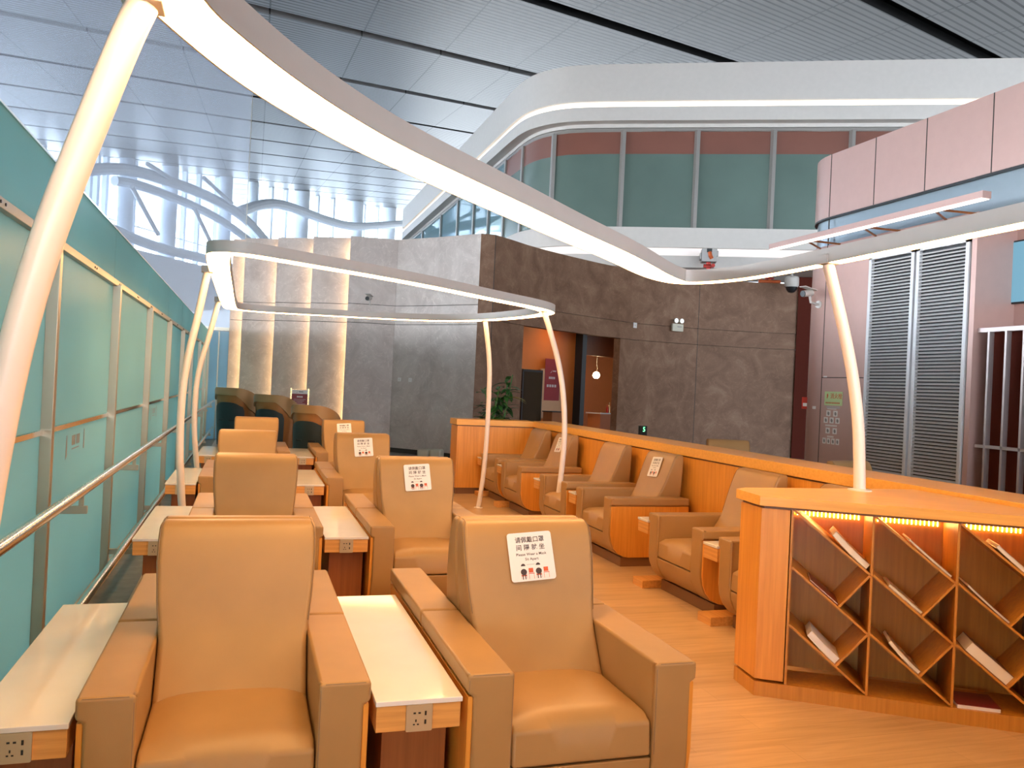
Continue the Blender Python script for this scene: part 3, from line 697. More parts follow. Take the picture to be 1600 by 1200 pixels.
def table(x, y, rz, w, dep, label, group, kind='m'):
    key = (kind, round(w, 2), dep)
    if key not in tabs: tabs[key] = o = (make_lamp_table(w) if kind == 'r' else make_table(w, dep))
    else: o = copy_tree(tabs[key])
    o.location = (x, y, 0); o.rotation_euler = (0, 0, rz); o['label'] = label; o['category'] = 'side table'; o['group'] = group
nth = ['nearest', 'second', 'third', 'furthest']
for k in range(4):
    x0 = AX[k]+0.432; x1 = BX[k]-0.432
    table((x0+x1)/2, KY[k], 0, 0.285, 1.33, 'long white topped table with socket, %s between the two armchair columns' % nth[k], 'tables between the armchair columns')
    table(AX[k]-0.432-0.14, KY[k], 0, 0.27, 1.33, 'white topped table on the glass wall side, %s row' % nth[k], 'tables beside the glass wall')
ordr = ['furthest, by the far partition end', 'between the two furthest partition armchairs', 'left of the third armchair from the far end', 'left of the stickered armchair with the full wooden side', 'left of the armchair nearest the bookcase end', 'half hidden between the last two armchairs by the bookcase']
for k, y in enumerate(RY):
    table(rx(y)+0.0, y+0.100, -PI/2, 0.185, 0.8, 'narrow white topped wooden side table, '+ordr[k], 'side tables along the partition', 'r')

# partition
pt = thing('partition', 'low orange oak partition with a thick ledge behind the armchairs', 'partition', (3.97, 5, 0))
def px(y): return 3.965+0.014*(y-5.2)-3.97
mb = MB(); P = [(px(0.5)+0.02, -4.5), (px(11.75)+0.02, 7.0), (px(11.75)+0.42, 7.0), (px(0.5)+0.42, -4.5)]
mb.prism(P, lambda p, t: (p[0], p[1], t), 0.0, 0.985); mb.build('panel', M['wood'], pt, smooth=False)
mb = MB(); P = [(px(0.5), -4.5), (px(11.78), 6.9), (px(11.78)+0.44, 7.05), (px(0.5)+0.44, -4.5)]
mb.prism(P, lambda p, t: (p[0], p[1], t), 1.0, 1.085); mb.build('ledge', M['wood_top'], pt, bevel=0.003, seg=1)
mb = MB(); P = [(px(0.5)+0.03, -4.5), (px(11.75)+0.03, 7.0), (px(11.75)+0.4, 7.0), (px(0.5)+0.4, -4.5)]
mb.prism(P, lambda p, t: (p[0], p[1], t), 0.985, 1.0); mb.build('shadow_gap', M['plinth'], pt, smooth=False)
mb = MB(); mb.box((-1.07, 6.72, 0.09), (0.12, 7.1, 0.985)); mb.build('end_panel', M['wood'], pt, smooth=False)
mb = MB(); mb.box((-1.09, 6.70, 1.0), (0.12, 7.12, 1.085)); mb.build('end_ledge', M['wood_top'], pt, bevel=0.003, seg=1)
mb = MB(); mb.box((-1.06, 6.73, 0.985), (0.12, 7.09, 1.0)); mb.box((-1.05, 6.74, 0.0), (0.12, 7.08, 0.09)); mb.build('end_plinth', M['plinth'], pt, smooth=False)

# ------------------------------------------------------------------ bookcase
bd = Vector((0.833, -0.5532, 0)); bn = Vector((0.5532, 0.833, 0)); B0 = Vector((2.628, 3.816, 0))
bk = thing('bookcase', 'orange oak magazine bookcase with slanted lattice shelves and lit top row', 'bookcase', tuple(B0), math.atan2(bd.y, bd.x))
# local frame: x along the front, y to the back, z up
def loc_of(X, Y): v = Vector((X, Y, 0))-B0; return (v.dot(bd), v.dot(bn))
CW = 0.397; X0 = 0.158; NC = 3; XE = X0+CW*NC; DEP = 0.36
lc = loc_of(2.66, 4.06)
rear = [loc_of(2.74, 4.15), loc_of(3.935, 4.15), loc_of(3.93, 2.42)]
e1 = (XE+0.12, 0.0)
top = [(-0.012, -0.03), (XE+0.12, -0.03), (XE+0.12, 0.05), loc_of(3.93, 2.6), rear[1], (rear[0][0], rear[0][1]), (lc[0]-0.03, lc[1]+0.02)]
mb = MB(); mb.prism(top, lambda p, t: (p[0], p[1], t), 1.01, 1.062); mb.build('top_board', M['wood_top'], bk, bevel=0.002, seg=1)
mb = MB(); mb.prism([(0.0, 0.0), (X0-0.012, 0.0), (X0-0.012, DEP), (lc[0]+0.15, lc[1]+0.05), (lc[0], lc[1])], lambda p, t: (p[0], p[1], t), 0.09, 0.995); mb.build('end_post', M['wood'], bk, bevel=0.002, seg=1)
mb = MB(); mb.prism([(0.012, 0.012), (XE, 0.012), (XE, DEP), (lc[0]+0.16, lc[1]+0.04), (lc[0]+0.01, lc[1])], lambda p, t: (p[0], p[1], t), 0.995, 1.01); mb.build('shadow_gap', M['plinth'], bk, smooth=False)
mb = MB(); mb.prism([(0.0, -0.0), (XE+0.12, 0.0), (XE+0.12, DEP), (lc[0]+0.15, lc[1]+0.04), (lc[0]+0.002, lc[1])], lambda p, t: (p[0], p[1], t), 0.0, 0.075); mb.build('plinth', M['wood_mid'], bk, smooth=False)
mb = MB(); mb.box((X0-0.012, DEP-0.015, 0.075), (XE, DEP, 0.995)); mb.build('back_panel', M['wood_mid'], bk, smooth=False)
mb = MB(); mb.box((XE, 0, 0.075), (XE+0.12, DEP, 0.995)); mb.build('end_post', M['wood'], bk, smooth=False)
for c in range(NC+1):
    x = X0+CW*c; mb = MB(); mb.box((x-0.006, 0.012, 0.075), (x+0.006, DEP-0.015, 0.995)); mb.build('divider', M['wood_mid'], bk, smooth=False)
def slab(x0, z0, x1, z1, th=0.011, nm='slanted_shelf'):
    t = Vector((x1-x0, z1-z0)).normalized(); n = Vector((-t.y, t.x))*th/2
    P = [(x0-n.x, z0-n.y), (x1-n.x, z1-n.y), (x1+n.x, z1+n.y), (x0+n.x, z0+n.y)]
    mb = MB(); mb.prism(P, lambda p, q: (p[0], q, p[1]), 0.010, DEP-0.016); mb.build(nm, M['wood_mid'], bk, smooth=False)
Z = [0.085, 0.39, 0.695, 0.995]
for c in range(NC):
    x0 = X0+CW*c+0.007; x1 = X0+CW*(c+1)-0.007
    for k in (1, 2, 3): slab(x0, Z[k], x1, Z[k-1])
    for k in (1, 2): 
        xm = x0+0.625*(x1-x0); zm = Z[k]+0.625*(Z[k-1]-Z[k]); slab(xm, zm+0.008, x1, Z[k]-0.004, nm='stop_board')
    mb = MB()
    for i in range(17):
        xx = x0+0.012+i*(x1-x0-0.02)/17; mb.box((xx, DEP-0.022, 0.930), (xx+0.004, DEP-0.016, 0.990))
    o = mb.build('led_strip', M['led'], bk, smooth=False)
# magazines resting on the slanted shelves
th = math.atan2(Z[0]-Z[1], CW)
def mag(c, k, frac, length, thick, cover, lab, page='pages', curl=0.0, y0=0.03, nm='magazine', stop=None):
    x0 = X0+CW*c+0.007; x1 = X0+CW*(c+1)-0.007
    xe = x0+frac*(x1-x0); ze = Z[k]+frac*(Z[k-1]-Z[k])
    t = Vector((x1-x0, Z[k-1]-Z[k])).normalized(); n = Vector((-t.y, t.x))
    o = bpy.data.objects.new(nm, None); COL.objects.link(o); tag(o, lab, 'magazine' if nm == 'magazine' else 'book', 'reading matter in the lattice bookcase')
    base = bk.matrix_basis if False else (Matrix.Translation(B0) @ Matrix.Rotation(math.atan2(bd.y, bd.x), 4, 'Z'))
    p = Vector((xe, y0, ze))+Vector((n.x, 0, n.y))*0.0065
    ang = math.atan2(t.y, t.x)
    o.matrix_world = base @ Matrix.Translation(p) @ Matrix.Rotation(-ang, 4, 'Y')
    def F(u): return curl*(u/length)**2
    N_ = 8; hw = 0.20
    mb = MB(); 
    top_ = [(-u, thick+F(u)) for u in [length*i/N_ for i in range(N_+1)]]; bot = [(-u, 0.003+F(u)) for u in [length*i/N_ for i in range(N_+1)]]
    mb.prism(bot+top_[::-1], lambda q, s: (q[0], s, q[1]), 0.004, 0.004+hw); mb.build('pages', M[page], o)
    mb = MB(); c1 = [(-u, thick+0.0002+F(u)) for u in [length*i/N_ for i in range(N_+1)]]; c2 = [(-u, thick+0.0022+F(u)) for u in [length*i/N_ for i in range(N_+1)]]
    mb.prism(c1+c2[::-1], lambda q, s: (q[0], s, q[1]), 0.0, 0.008+hw)
    c1 = [(-u, F(u)) for u in [length*i/N_ for i in range(N_+1)]]; c2 = [(-u, 0.0028+F(u)) for u in [length*i/N_ for i in range(N_+1)]]
    mb.prism(c1+c2[::-1], lambda q, s: (q[0], s, q[1]), 0.0, 0.008+hw)
    mb.build('cover', cover, o)
mag(0, 3, 0.94, 0.23, 0.030, M['cover_mix'], 'thick curling magazine in the top left compartment of the bookcase', curl=0.02)
mag(1, 3, 0.94, 0.26, 0.010, M['cover_mix'], 'thin glossy magazine in the top row, second compartment from the left', curl=0.008)
mag(2, 3, 0.94, 0.26, 0.020, M['cover_mix'], 'stack of magazines in the top row, third compartment from the left', curl=0.01)
mag(0, 2, 0.60, 0.18, 0.007, M['book_red'], 'thin red magazine in the middle row of the leftmost bay')
mag(1, 2, 0.60, 0.20, 0.014, M['cover_mix'], 'white edged magazine in the middle row, second bay')
mag(2, 2, 0.60, 0.25, 0.012, M['book_brown'], 'magazine with dark spine in the middle row, third bay', curl=0.01)
mag(0, 1, 0.60, 0.19, 0.034, M['paper'], 'thick white magazine with sketched cover in the bottom left bay', curl=0.012, page='paper')
mag(1, 1, 0.60, 0.20, 0.018, M['cover_mix'], 'magazine with a colourful cover in the lower row, second bay', curl=0.02)
mag(2, 1, 0.60, 0.24, 0.055, M['book_brown'], 'thick brown covered book with cream pages in the lower third bay', nm='book')
o = thing('booklet', 'dark red booklets lying flat on the bookcase floor, third bay', 'booklet', tuple(B0+bd*(X0+2*CW+0.12)+bn*0.12+Vector((0, 0, 0.0752))), math.atan2(bd.y, bd.x)+0.05)
mb = MB(); mb.box((-0.098, -0.1, 0), (0.098, 0.1, 0.018)); mb.build('pages', M['paper'], o, smooth=False)
mb = MB(); mb.box((-0.1, -0.102, 0.018), (0.1, 0.102, 0.021)); mb.build('cover', M['book_red'], o, smooth=False)

# ------------------------------------------------------------------ ring lights
def ring_light(name, label, outer, inner, z, h, poles, loc):
    t = thing(name, label, 'ring light', loc)
    n = len(outer); ox, oy = loc[0], loc[1]
    lip = 0.006
    def lerp(i, f): return (outer[i][0]+(inner[i][0]-outer[i][0])*f, outer[i][1]+(inner[i][1]-outer[i][1])*f)
    vs = []; fs = []
    prof = [(0, 0.0), (0, h), (1, h), (1, 0.0), ('b', 0.0), ('b', 0.012), ('a', 0.012), ('a', 0.0)]
    for i in range(n):
        w_ = math.dist(outer[i], inner[i]); f = lip/w_
        for q, zz in prof:
            ff = {'a': f, 'b': 1-f}.get(q, q); p = lerp(i, ff); vs.append((p[0]-ox, p[1]-oy, z+zz))
    m_ = len(prof)
    for i in range(n):
        j = (i+1) % n
        for k in range(m_): fs.append((i*m_+k, j*m_+k, j*m_+(k+1) % m_, i*m_+(k+1) % m_))
    mb = MB(); mb.add(vs, fs); mb.build('frame', M['frame_white'], t, angle=40)
    vs = []; fs = []
    for i in range(n):
        w_ = math.dist(outer[i], inner[i]); f = (lip+0.0005)/w_
        for ff, zz in ((f, 0.001), (f, 0.010), (1-f, 0.010), (1-f, 0.001)):
            p = lerp(i, ff); vs.append((p[0]-ox, p[1]-oy, z+zz))
    for i in range(n):
        j = (i+1) % n
        for k in range(4): fs.append((i*4+k, j*4+k, j*4+(k+1) % 4, i*4+(k+1) % 4))
    mb = MB(); mb.add(vs, fs); mb.build('diffuser', M['ring_glow'], t, angle=40)
    for path, r in poles:
        pp = chaikin([tuple(p) for p in path], 2, False)
        mb = MB(); mb.tube([(p[0]-ox, p[1]-oy, p[2]) for p in pp], r, 14)
        b = path[-1]; mb.lathe([(r*2.0, 0.0), (r*2.0, 0.006), (r*1.15, 0.012)], (b[0]-ox, b[1]-oy, b[2]), 18)
        po = mb.build('pole', M['pole_white'], t)
        a = path[0]; mb = MB(); mb.box((a[0]-ox-0.045, a[1]-oy-0.045, z-0.005), (a[0]-ox+0.045, a[1]-oy+0.045, z+0.05)); mb.build('bracket', M['frame_white'], po, bevel=0.004, seg=2)
    return t
def resample(pts, n):
    L = [0]
    m = len(pts)
    for i in range(m): L.append(L[-1]+math.dist(pts[i], pts[(i+1) % m]))
    out = []
    for k in range(n):
        s = L[-1]*k/n
        for i in range(m):
            if L[i] <= s <= L[i+1]:
                f = (s-L[i])/(L[i+1]-L[i]+1e-9); a = pts[i]; b = pts[(i+1) % m]; out.append((a[0]+(b[0]-a[0])*f, a[1]+(b[1]-a[1])*f)); break
    return out
def inset_loop(pts, d):
    n = len(pts); out = []
    for i in range(n):
        a = Vector(pts[i-1]); b = Vector(pts[(i+1) % n]); t = (b-a).normalized(); out.append((pts[i][0]+t.y*d, pts[i][1]-t.x*d))
    return out
# near ring (clockwise from the left pole, seen from above)
R1o = [(-0.28, 2.04), (-0.19, 2.26), (-0.08, 2.49), (0.08, 2.74), (0.31, 3.04), (0.60, 3.34), (0.97, 3.71), (1.46, 4.20), (1.76, 4.48), (2.12, 4.83), (2.56, 5.30), (2.82, 5.50), (3.01, 5.56), (3.17, 5.43), (3.27, 5.17), (3.32, 4.88), (3.33, 4.22), (3.32, 3.47), (3.31, 2.9), (3.30, 2.2), (3.28, 1.5), (3.15, 1.12), (2.8, 0.95), (2.0, 0.92), (1.2, 0.92), (0.4, 0.94), (-0.1, 1.05), (-0.30, 1.3), (-0.33, 1.7)]
R1w = [0.15, 0.17, 0.19, 0.20, 0.21, 0.22, 0.23, 0.23, 0.23, 0.23, 0.22, 0.19, 0.16, 0.13, 0.11, 0.10, 0.10, 0.11, 0.12, 0.13, 0.14, 0.14, 0.14, 0.14, 0.14, 0.14, 0.14, 0.14, 0.14]
def withw(pts, ws, n=2, sg=1):
    q = chaikin([(p[0], p[1], w_) for p, w_ in zip(pts, ws)], n)
    out = [(a, b) for a, b, c in q]; N_ = len(out); inn = []
    for i in range(N_):
        a = Vector(out[i-2]); b = Vector(out[(i+2) % N_]); t = (b-a).normalized(); inn.append((out[i][0]+sg*t.y*q[i][2], out[i][1]-sg*t.x*q[i][2]))
    return out, inn
o1, i1 = withw(R1o, R1w)
bow = [(2.40, 0), (2.0, .06), (1.69, .12), (1.37, .15), (.95, .147), (.5, .11), (0.0, .05)]
poleL = [(-0.27, 2.06, 2.40), (-0.30, 2.06, 2.32), (-0.365, 2.05, 2.10), (-0.425, 2.05, 1.9), (-0.472, 2.05, 1.7), (-0.505, 2.05, 1.5), (-0.54, 2.05, 1.2), (-0.56, 2.05, .85), (-0.555, 2.05, .45), (-0.53, 2.05, 0.0)]
poleR = [(3.26, 4.18, 2.40), (3.33, 4.17, 2.18), (3.40, 4.15, 1.92), (3.445, 4.13, 1.69), (3.465, 4.10, 1.45), (3.466, 4.08, 1.23), (3.46, 4.06, 1.062)]
ring_light('ring_light', 'large near glowing ring light sweeping across the ceiling view on curved poles', o1, i1, 2.40, 0.088, [(poleL, 0.035), (poleR, 0.034)], (-0.35, 2.1, 0))
R2o = [(-0.35, 6.25), (-0.30, 6.02), (-0.12, 5.95), (0.06, 6.01), (0.39, 6.22), (0.97, 6.57), (1.56, 7.0), (2.28, 7.61), (2.82, 8.02), (3.10, 8.36), (3.18, 8.72), (3.11, 9.29), (2.89, 10.12), (2.42, 10.78), (1.66, 11.10), (1.05, 11.2), (0.29, 11.38), (-0.1, 11.36), (-0.32, 11.2), (-0.37, 10.9), (-0.36, 8.5)]
o2, i2 = withw(R2o, [0.17]*len(R2o), sg=-1)
p1 = [(-0.37-f, 7.25, z) for z, f in bow]; p2 = [(-0.38-f*1.35, 10.1, z) for z, f in bow]
p3 = [(2.80, 10.12, 2.40), (2.90, 10.2, 1.94), (2.93, 10.25, 1.6), (2.945, 10.3, 1.03), (2.94, 10.35, .45), (2.90, 10.4, 0.0)]
p4 = [(2.98, 8.35, 2.40), (3.08, 8.4, 2.2), (3.24, 8.5, 1.85), (3.31, 8.5, 1.5), (3.345, 8.5, 1.08), (3.32, 8.5, .58), (3.27, 8.5, .17), (3.26, 8.5, 0.0)]
p4 = [(x-0.03-max(0, .3-(2.4-z))*0, y-0.0, z) for x, y, z in p4]
ring_light('ring_light', 'smaller glowing triangular ring light over the back rows on four curved poles', o2, i2, 2.40, 0.082, [(p1, 0.030), (p2, 0.030), (p3, 0.030), (p4, 0.030)], (0.0, 7.25, 0))

# ------------------------------------------------------------------ pods
def make_pod():
    t = thing('lounge_pod', 'x', 'lounge pod')
    # plan outline of the wrap: open toward +y, back toward -y, long side on the right
    n = 30; vs = []; fs = []
    outl = []
    for i in range(n+1):
        a = R(200+ (i/n)*190)          # left front, round the back, to the right
        x = 0.385*math.cos(a); y = 0.34+0.34*math.sin(a)
        outl.append((x, y))
    outl += [(0.385+0.01*k, 0.34+0.16*k) for k in range(1, 8)]
    m = len(outl)
    hs = []
    for i in range(m):
        if i <= 16: h = 1.20
        else:
            f = (i-16)/(m-1-16); h = 1.20-0.62*(f**1.7)
        if i < 5: h = 1.20-0.10*(5-i)/5
        hs.append(h)
    def shell(nm, mat_, zlo, zhi, o=0.0, th=0.05, flare=0.0):
        vs = []; fs = []
        for i, (x, y) in enumerate(outl):
            a = Vector(outl[max(i-1, 0)]); b = Vector(outl[min(i+1, m-1)]); tt = (b-a).normalized(); nn = Vector((tt.y, -tt.x))
            lo = zlo(i); hi = zhi(i); K = 6
            for k in range(K+1):
                z = lo+(hi-lo)*k/K; taper = 0.06*(1-z/1.2)
                vs.append((x+nn.x*(o-taper), y+nn.y*(o-taper), z))
            for k in range(K+1):
                z = lo+(hi-lo)*(K-k)/K; taper = 0.06*(1-z/1.2)
                vs.append((x+nn.x*(o-taper-th), y+nn.y*(o-taper-th), z))
        W = 14
        for i in range(m-1):
            for k in range(W): fs.append((i*W+k, i*W+(k+1) % W, (i+1)*W+(k+1) % W, (i+1)*W+k))
        fs.append(tuple(range(W))); fs.append(tuple((m-1)*W+k for k in range(W))[::-1])
        mb = MB(); mb.add(vs, fs); return mb.build(nm, mat_, t, angle=45)
    split = lambda i: max(0.30, hs[i]-0.13-(0.0 if i < 15 else min(0.18, 0.03*(i-15))))
    shell('lower_shell', M['copper'], lambda i: 0.12, split)
    shell('rim', M['tan_rim'], lambda i: split(i)+0.002, lambda i: hs[i], o=0.03, th=0.09)
    # dark back inset following the shell
    mb = MB(); vs = []; fs = []
    cols = 17; rows = 10
    for r_ in range(rows+1):
        z = 0.20+0.75*r_/rows
        for c in range(cols+1):
            u = -1+2*c/cols; wtop = 1.0-0.10*max(0, (r_/rows-0.75)/0.25)**2*3; ang = 268+u*52*min(1.0, wtop)
            a = R(ang); taper = 0.06*(1-z/1.2); rr = 0.385+0.008-taper; ry = 0.34+0.008-taper
            zz = z-(0.05*abs(u)**3 if r_ == rows else 0.0)
            vs.append((rr*math.cos(a), 0.34+ry*math.sin(a), zz))
    for r_ in range(rows):
        for c in range(cols): q = r_*(cols+1)+c; fs.append((q, q+1, q+cols+2, q+cols+1))
    nv = len(vs); vs2 = [(x*0.97, 0.34+(y-0.34)*0.97, z) for x, y, z in vs]
    W = cols+1; fs2 = [tuple(i+nv for i in f[::-1]) for f in fs]
    edge = [i for i in range(W)]+[r_*W+cols for r_ in range(1, rows+1)]+[rows*W+c for c in range(cols-1, -1, -1)]+[r_*W for r_ in range(rows-1, 0, -1)]
    E_ = len(edge); fs3 = [(edge[i], edge[(i+1) % E_], nv+edge[(i+1) % E_], nv+edge[i]) for i in range(E_)]
    mb.add(vs+vs2, fs+fs2+fs3); ins = mb.build('back_shell', M['navy'], t, angle=50)
    for s_ in (-1, 1):
        a = R(270+s_*18); rr = 0.385; taper = 0.06*(1-0.66/1.2)
        c = ((rr-taper+0.009)*math.cos(a), 0.34+(0.34-taper+0.009)*math.sin(a), 0.64)
        mt = Matrix.Translation(c) @ Matrix.Rotation(a-R(270), 4, 'Z'); mb = MB(); mb.prism(rrect(0.06, 0.014, 0.013), lambda p, q: tuple(mt @ Vector((p[0], q, p[1]))), -0.004, 0.004)
        mb.build('slot', M['black'], ins)
    mb = MB(); mb.prism([(p[0]*0.86, 0.34+(p[1]-0.34)*0.86) for p in outl]+[(-0.3, 0.9)], lambda p, q: (p[0], p[1], q), 0.0, 0.35); mb.build('seat_base', M['tan_rim'], t, bevel=0.02)
    return t
pod = make_pod()
for i, (x, y, rz, sc, lab) in enumerate(((0.83, 12.95, R(-34), 0.97, 'brown lounge pod with dark back, rightmost and nearest of the three'), (0.30, 15.4, R(-34), 1.04, 'brown lounge pod with dark back, middle of the three'), (-0.40, 16.7, R(-34), 1.10, 'brown lounge pod with dark back beside the glass wall, leftmost of the three'))):
    o = pod if i == 0 else copy_tree(pod)
    o.location = (x, y, 0); o.rotation_euler = (0, 0, rz); o.scale = (sc,)*3; tag(o, lab, 'lounge pod', 'lounge pods before the stone wall')

# gold framed notice stand
t = thing('notice_stand', 'crimson notice in a gold frame standing before the grey stone wall', 'notice stand', (0.99, 17.5, 0))
mb = MB()
mb.box((-0.19, -0.012, 0.86), (-0.155, 0.012, 1.36)); mb.box((0.155, -0.012, 0.86), (0.19, 0.012, 1.36)); mb.box((-0.155, -0.008, 0.86), (0.155, 0.008, 0.875)); mb.box((-0.155, -0.008, 1.325), (0.155, 0.008, 1.335))
mb.build('frame', M['gold'], t, bevel=0.003, seg=1)
mb = MB(); mb.box((-0.155, -0.003, 1.245), (0.155, 0.003, 1.325)); hd = mb.build('header', M['paper'], t, smooth=False)
mb = MB(); mb.box((-0.155, -0.003, 0.875), (0.155, 0.003, 1.245)); ps = mb.build('poster', M['crimson'], t, smooth=False)
mb = MB()
mb.prism([(-0.07, 1.265), (-0.055, 1.275), (-0.03, 1.31), (-0.045, 1.285), (-0.06, 1.262)], lambda p, q: (p[0], q, p[1]), -0.005, -0.0035); mb.box((-0.02, -0.0045, 1.28), (0.07, -0.0035, 1.295)); mb.build('logo', M['ink'], hd, smooth=False)
mb = MB()
for k in range(4): mb.box((-0.055+k*0.03, -0.0045, 1.17), (-0.033+k*0.03, -0.0035, 1.20))
for k in range(6): mb.box((-0.12, -0.0045, 1.13-k*0.03), (0.12-0.03*(k % 3), -0.0035, 1.135-k*0.03))
mb.build('lettering', M['paper'], ps, smooth=False)
mb = MB(); mb.tube([(0, 0.0, 0.02), (0, 0.0, 0.87)], 0.02, 10); mb.lathe([(0.17, 0), (0.17, 0.02), (0.03, 0.035)], seg=24); mb.build('base', M['gold'], t)

# wrapped bundle on the floor by the wall
t = thing('wrapped_bundle', 'plastic wrapped bundle lying on the floor below the wall switches', 'bundle', (3.70, 17.2, 0), R(-30))
mb = MB(); mb.box((-0.26, -0.15, 0), (0.0, 0.15, 0.2)); mb.box((0.01, -0.14, 0), (0.26, 0.14, 0.21)); mb.build('bundle', M['vent'], t, bevel=0.04, seg=3)
# wall switches and cameras
def on_wall(name, label, cat, p, ang, group=None):
    return thing(name, label, cat, p, ang, group)
wa = math.atan2(18.0-18.75, 3.75-3.06)
for s_, lab in ((0.22, 'white wall switch plate on the grey stone, left of the pair'), (0.52, 'white wall switch plate on the grey stone, right of the pair')):
    p = Vector((3.06, 18.75, 1.64))+Vector((math.cos(wa), math.sin(wa), 0))*s_
    t = on_wall('wall_switch', lab, 'switch', tuple(p), wa, 'switch plates on the stone wall')
    mb = MB(); mb.box((-0.043, -0.012, -0.043), (0.043, 0.0, 0.043)); mb.build('plate', M['paper'], t, bevel=0.003, seg=1)
    mb = MB(); mb.box((-0.010, -0.015, -0.012), (0.010, -0.012, 0.012)); mb.build('rocker', M['vent'], t, smooth=False)
def bullet_cam(p, rz, label, sc=1.0):
    t = thing('security_camera', label, 'camera', p, rz)
    mb = MB(); mt = Matrix.Rotation(R(90), 4, 'X')
    mb.tube([(0, -0.16, 0.06), (0, -0.33, 0.03)], 0.048*sc, 16); bd_ = mb.build('housing', M['frame_white'], t, bevel=0.004)
    mb = MB(); mb.tube([(0, -0.331, 0.03), (0, -0.345, 0.028)], 0.046*sc, 16); mb.build('lens', M['black'], bd_)
    mb = MB(); mb.box((-0.06, -0.37, 0.075), (0.06, -0.12, 0.085), mat=Matrix.Rotation(R(-9), 4, 'X')); mb.build('sun_hood', M['frame_white'], bd_, smooth=False)
    mb = MB(); mb.tube([(0, -0.2, 0.02), (0, -0.17, -0.08), (0, -0.05, -0.1), (0, 0, -0.1)], 0.02, 10); mb.lathe([(0.055, 0), (0.055, 0.02)], seg=16, mat=Matrix.Translation((0, 0, -0.1)) @ mt); mb.build('arm', M['frame_white'], t)
    return t
bullet_cam((2.58, 18.94, 3.38), R(-30), 'white security camera on the grey stone wall under the ring light')
bullet_cam((PX, 10.42, 3.12), R(-80), 'white security camera on the pink clad wall beside the pole')
t = thing('dome_camera', 'white dome camera hanging at the brown stone wall corner', 'camera', (13.62, 18.9, 4.60))
mb = MB(); mb.lathe([(0.17, 0.0), (0.19, 0.05), (0.19, 0.24), (0.15, 0.28)], seg=24); mb.tube([(0, 0, 0.27), (0, 0.0, 0.388)], 0.03, 8); mb.build('housing', M['frame_white'], t)
mb = MB(); mb.lathe([(0.01, -0.16), (0.08, -0.14), (0.13, -0.08), (0.15, 0.0)], seg=24); mb.build('dome', M['black'], t)
# emergency light on the brown wall
t = thing('emergency_light', 'beige twin head emergency light box on the brown stone wall', 'emergency light', (10.9, 20.08, 3.30), R(4))
mb = MB(); mb.box((-0.17, -0.08, 0), (0.17, 0, 0.2)); b_ = mb.build('box', M['vent'], t, bevel=0.008)
for s_ in (-1, 1):
    mb = MB(); mb.tube([(s_*0.085, -0.05, 0.28), (s_*0.085, -0.12, 0.28)], [0.05, 0.07], 16); hd = mb.build('lamp_head', M['vent'], t)
    mb = MB(); mb.tube([(s_*0.085, -0.1202, 0.28), (s_*0.085, -0.128, 0.28)], [0.066, 0.06], 16); mb.build('lens', M['lens'], hd)
mb = MB(); mb.box((-0.02, -0.083, 0.11), (0.11, -0.08, 0.135)); mb.build('lettering', M['mull'], b_, smooth=False)
t = thing('wall_switch', 'small pale square plate high on the brown wall right of the doorway', 'switch', (9.60, 19.94, 3.37), R(25))
mb = MB(); mb.box((-0.07, -0.015, -0.07), (0.07, 0, 0.07)); mb.build('plate', M['paper'], t, bevel=0.003, seg=1)
mb = MB(); mb.box((-0.018, -0.019, -0.022), (0.018, -0.015, 0.022)); mb.build('rocker', M['vent'], t, smooth=False)
# fire water monitor above the stone wall
t = thing('fire_monitor', 'grey boxed fire monitor with red nozzle above the ring light bend', 'fire monitor', (11.27, 19.2, 4.72), R(-25))
mb = MB(); mb.box((-0.03, 0.17, 0.50), (0.03, 0.42, 0.56)); mb.build('post', M['grey_metal'], t)
mb = MB(); mb.box((-0.19, -0.17, 0.36), (0.19, 0.17, 0.70)); mb.box((-0.23, -0.10, 0.42), (-0.19, 0.10, 0.60)); mb.box((0.19, -0.12, 0.52), (0.23, 0.12, 0.66)); bx_ = mb.build('box', M['grey_metal'], t, bevel=0.01)
mb = MB(); mb.box((-0.07, -0.178, 0.60), (0.06, -0.171, 0.70)); mb.build('opening', M['black'], bx_, smooth=False)
mb = MB(); mb.tube([(0.0, -0.19, 0.60), (0.02, -0.22, 0.50), (0.06, -0.2, 0.44)], 0.05, 10); mb.build('inner_nozzle', M['orange_red'], bx_)
mb = MB(); mb.tube([(0, 0, 0.15), (0, 0, 0.37)], 0.06, 12); mb.tube([(-0.13, -0.05, 0.26), (0.13, -0.05, 0.26)], 0.045, 12); mb.tube([(0.10, -0.05, 0.26), (0.10, -0.2, 0.26)], 0.05, 12); mb.build('red_valve', M['red'], t)
t = thing('valve', 'orange red pipe valve on top of the brown wall beside the dome camera', 'valve', (13.6, 19.88, 4.801), R(-20))
mb = MB(); mb.tube([(-0.3, 0, 0.05), (0.3, 0, 0.05)], 0.05, 10); mb.tube([(0, 0, 0.05), (0, 0, 0.12)], 0.03, 10); mb.build('pipe', M['orange_red'], t)
mb = MB(); mb.tube([(0.12*math.cos(R(a)), 0.12*math.sin(R(a)), 0.13) for a in range(0, 360, 30)], 0.015, 6, closed=True); mb.tube([(-0.12, 0, 0.13), (0.12, 0, 0.13)], 0.01, 6); mb.build('hand_wheel', M['red'], t)

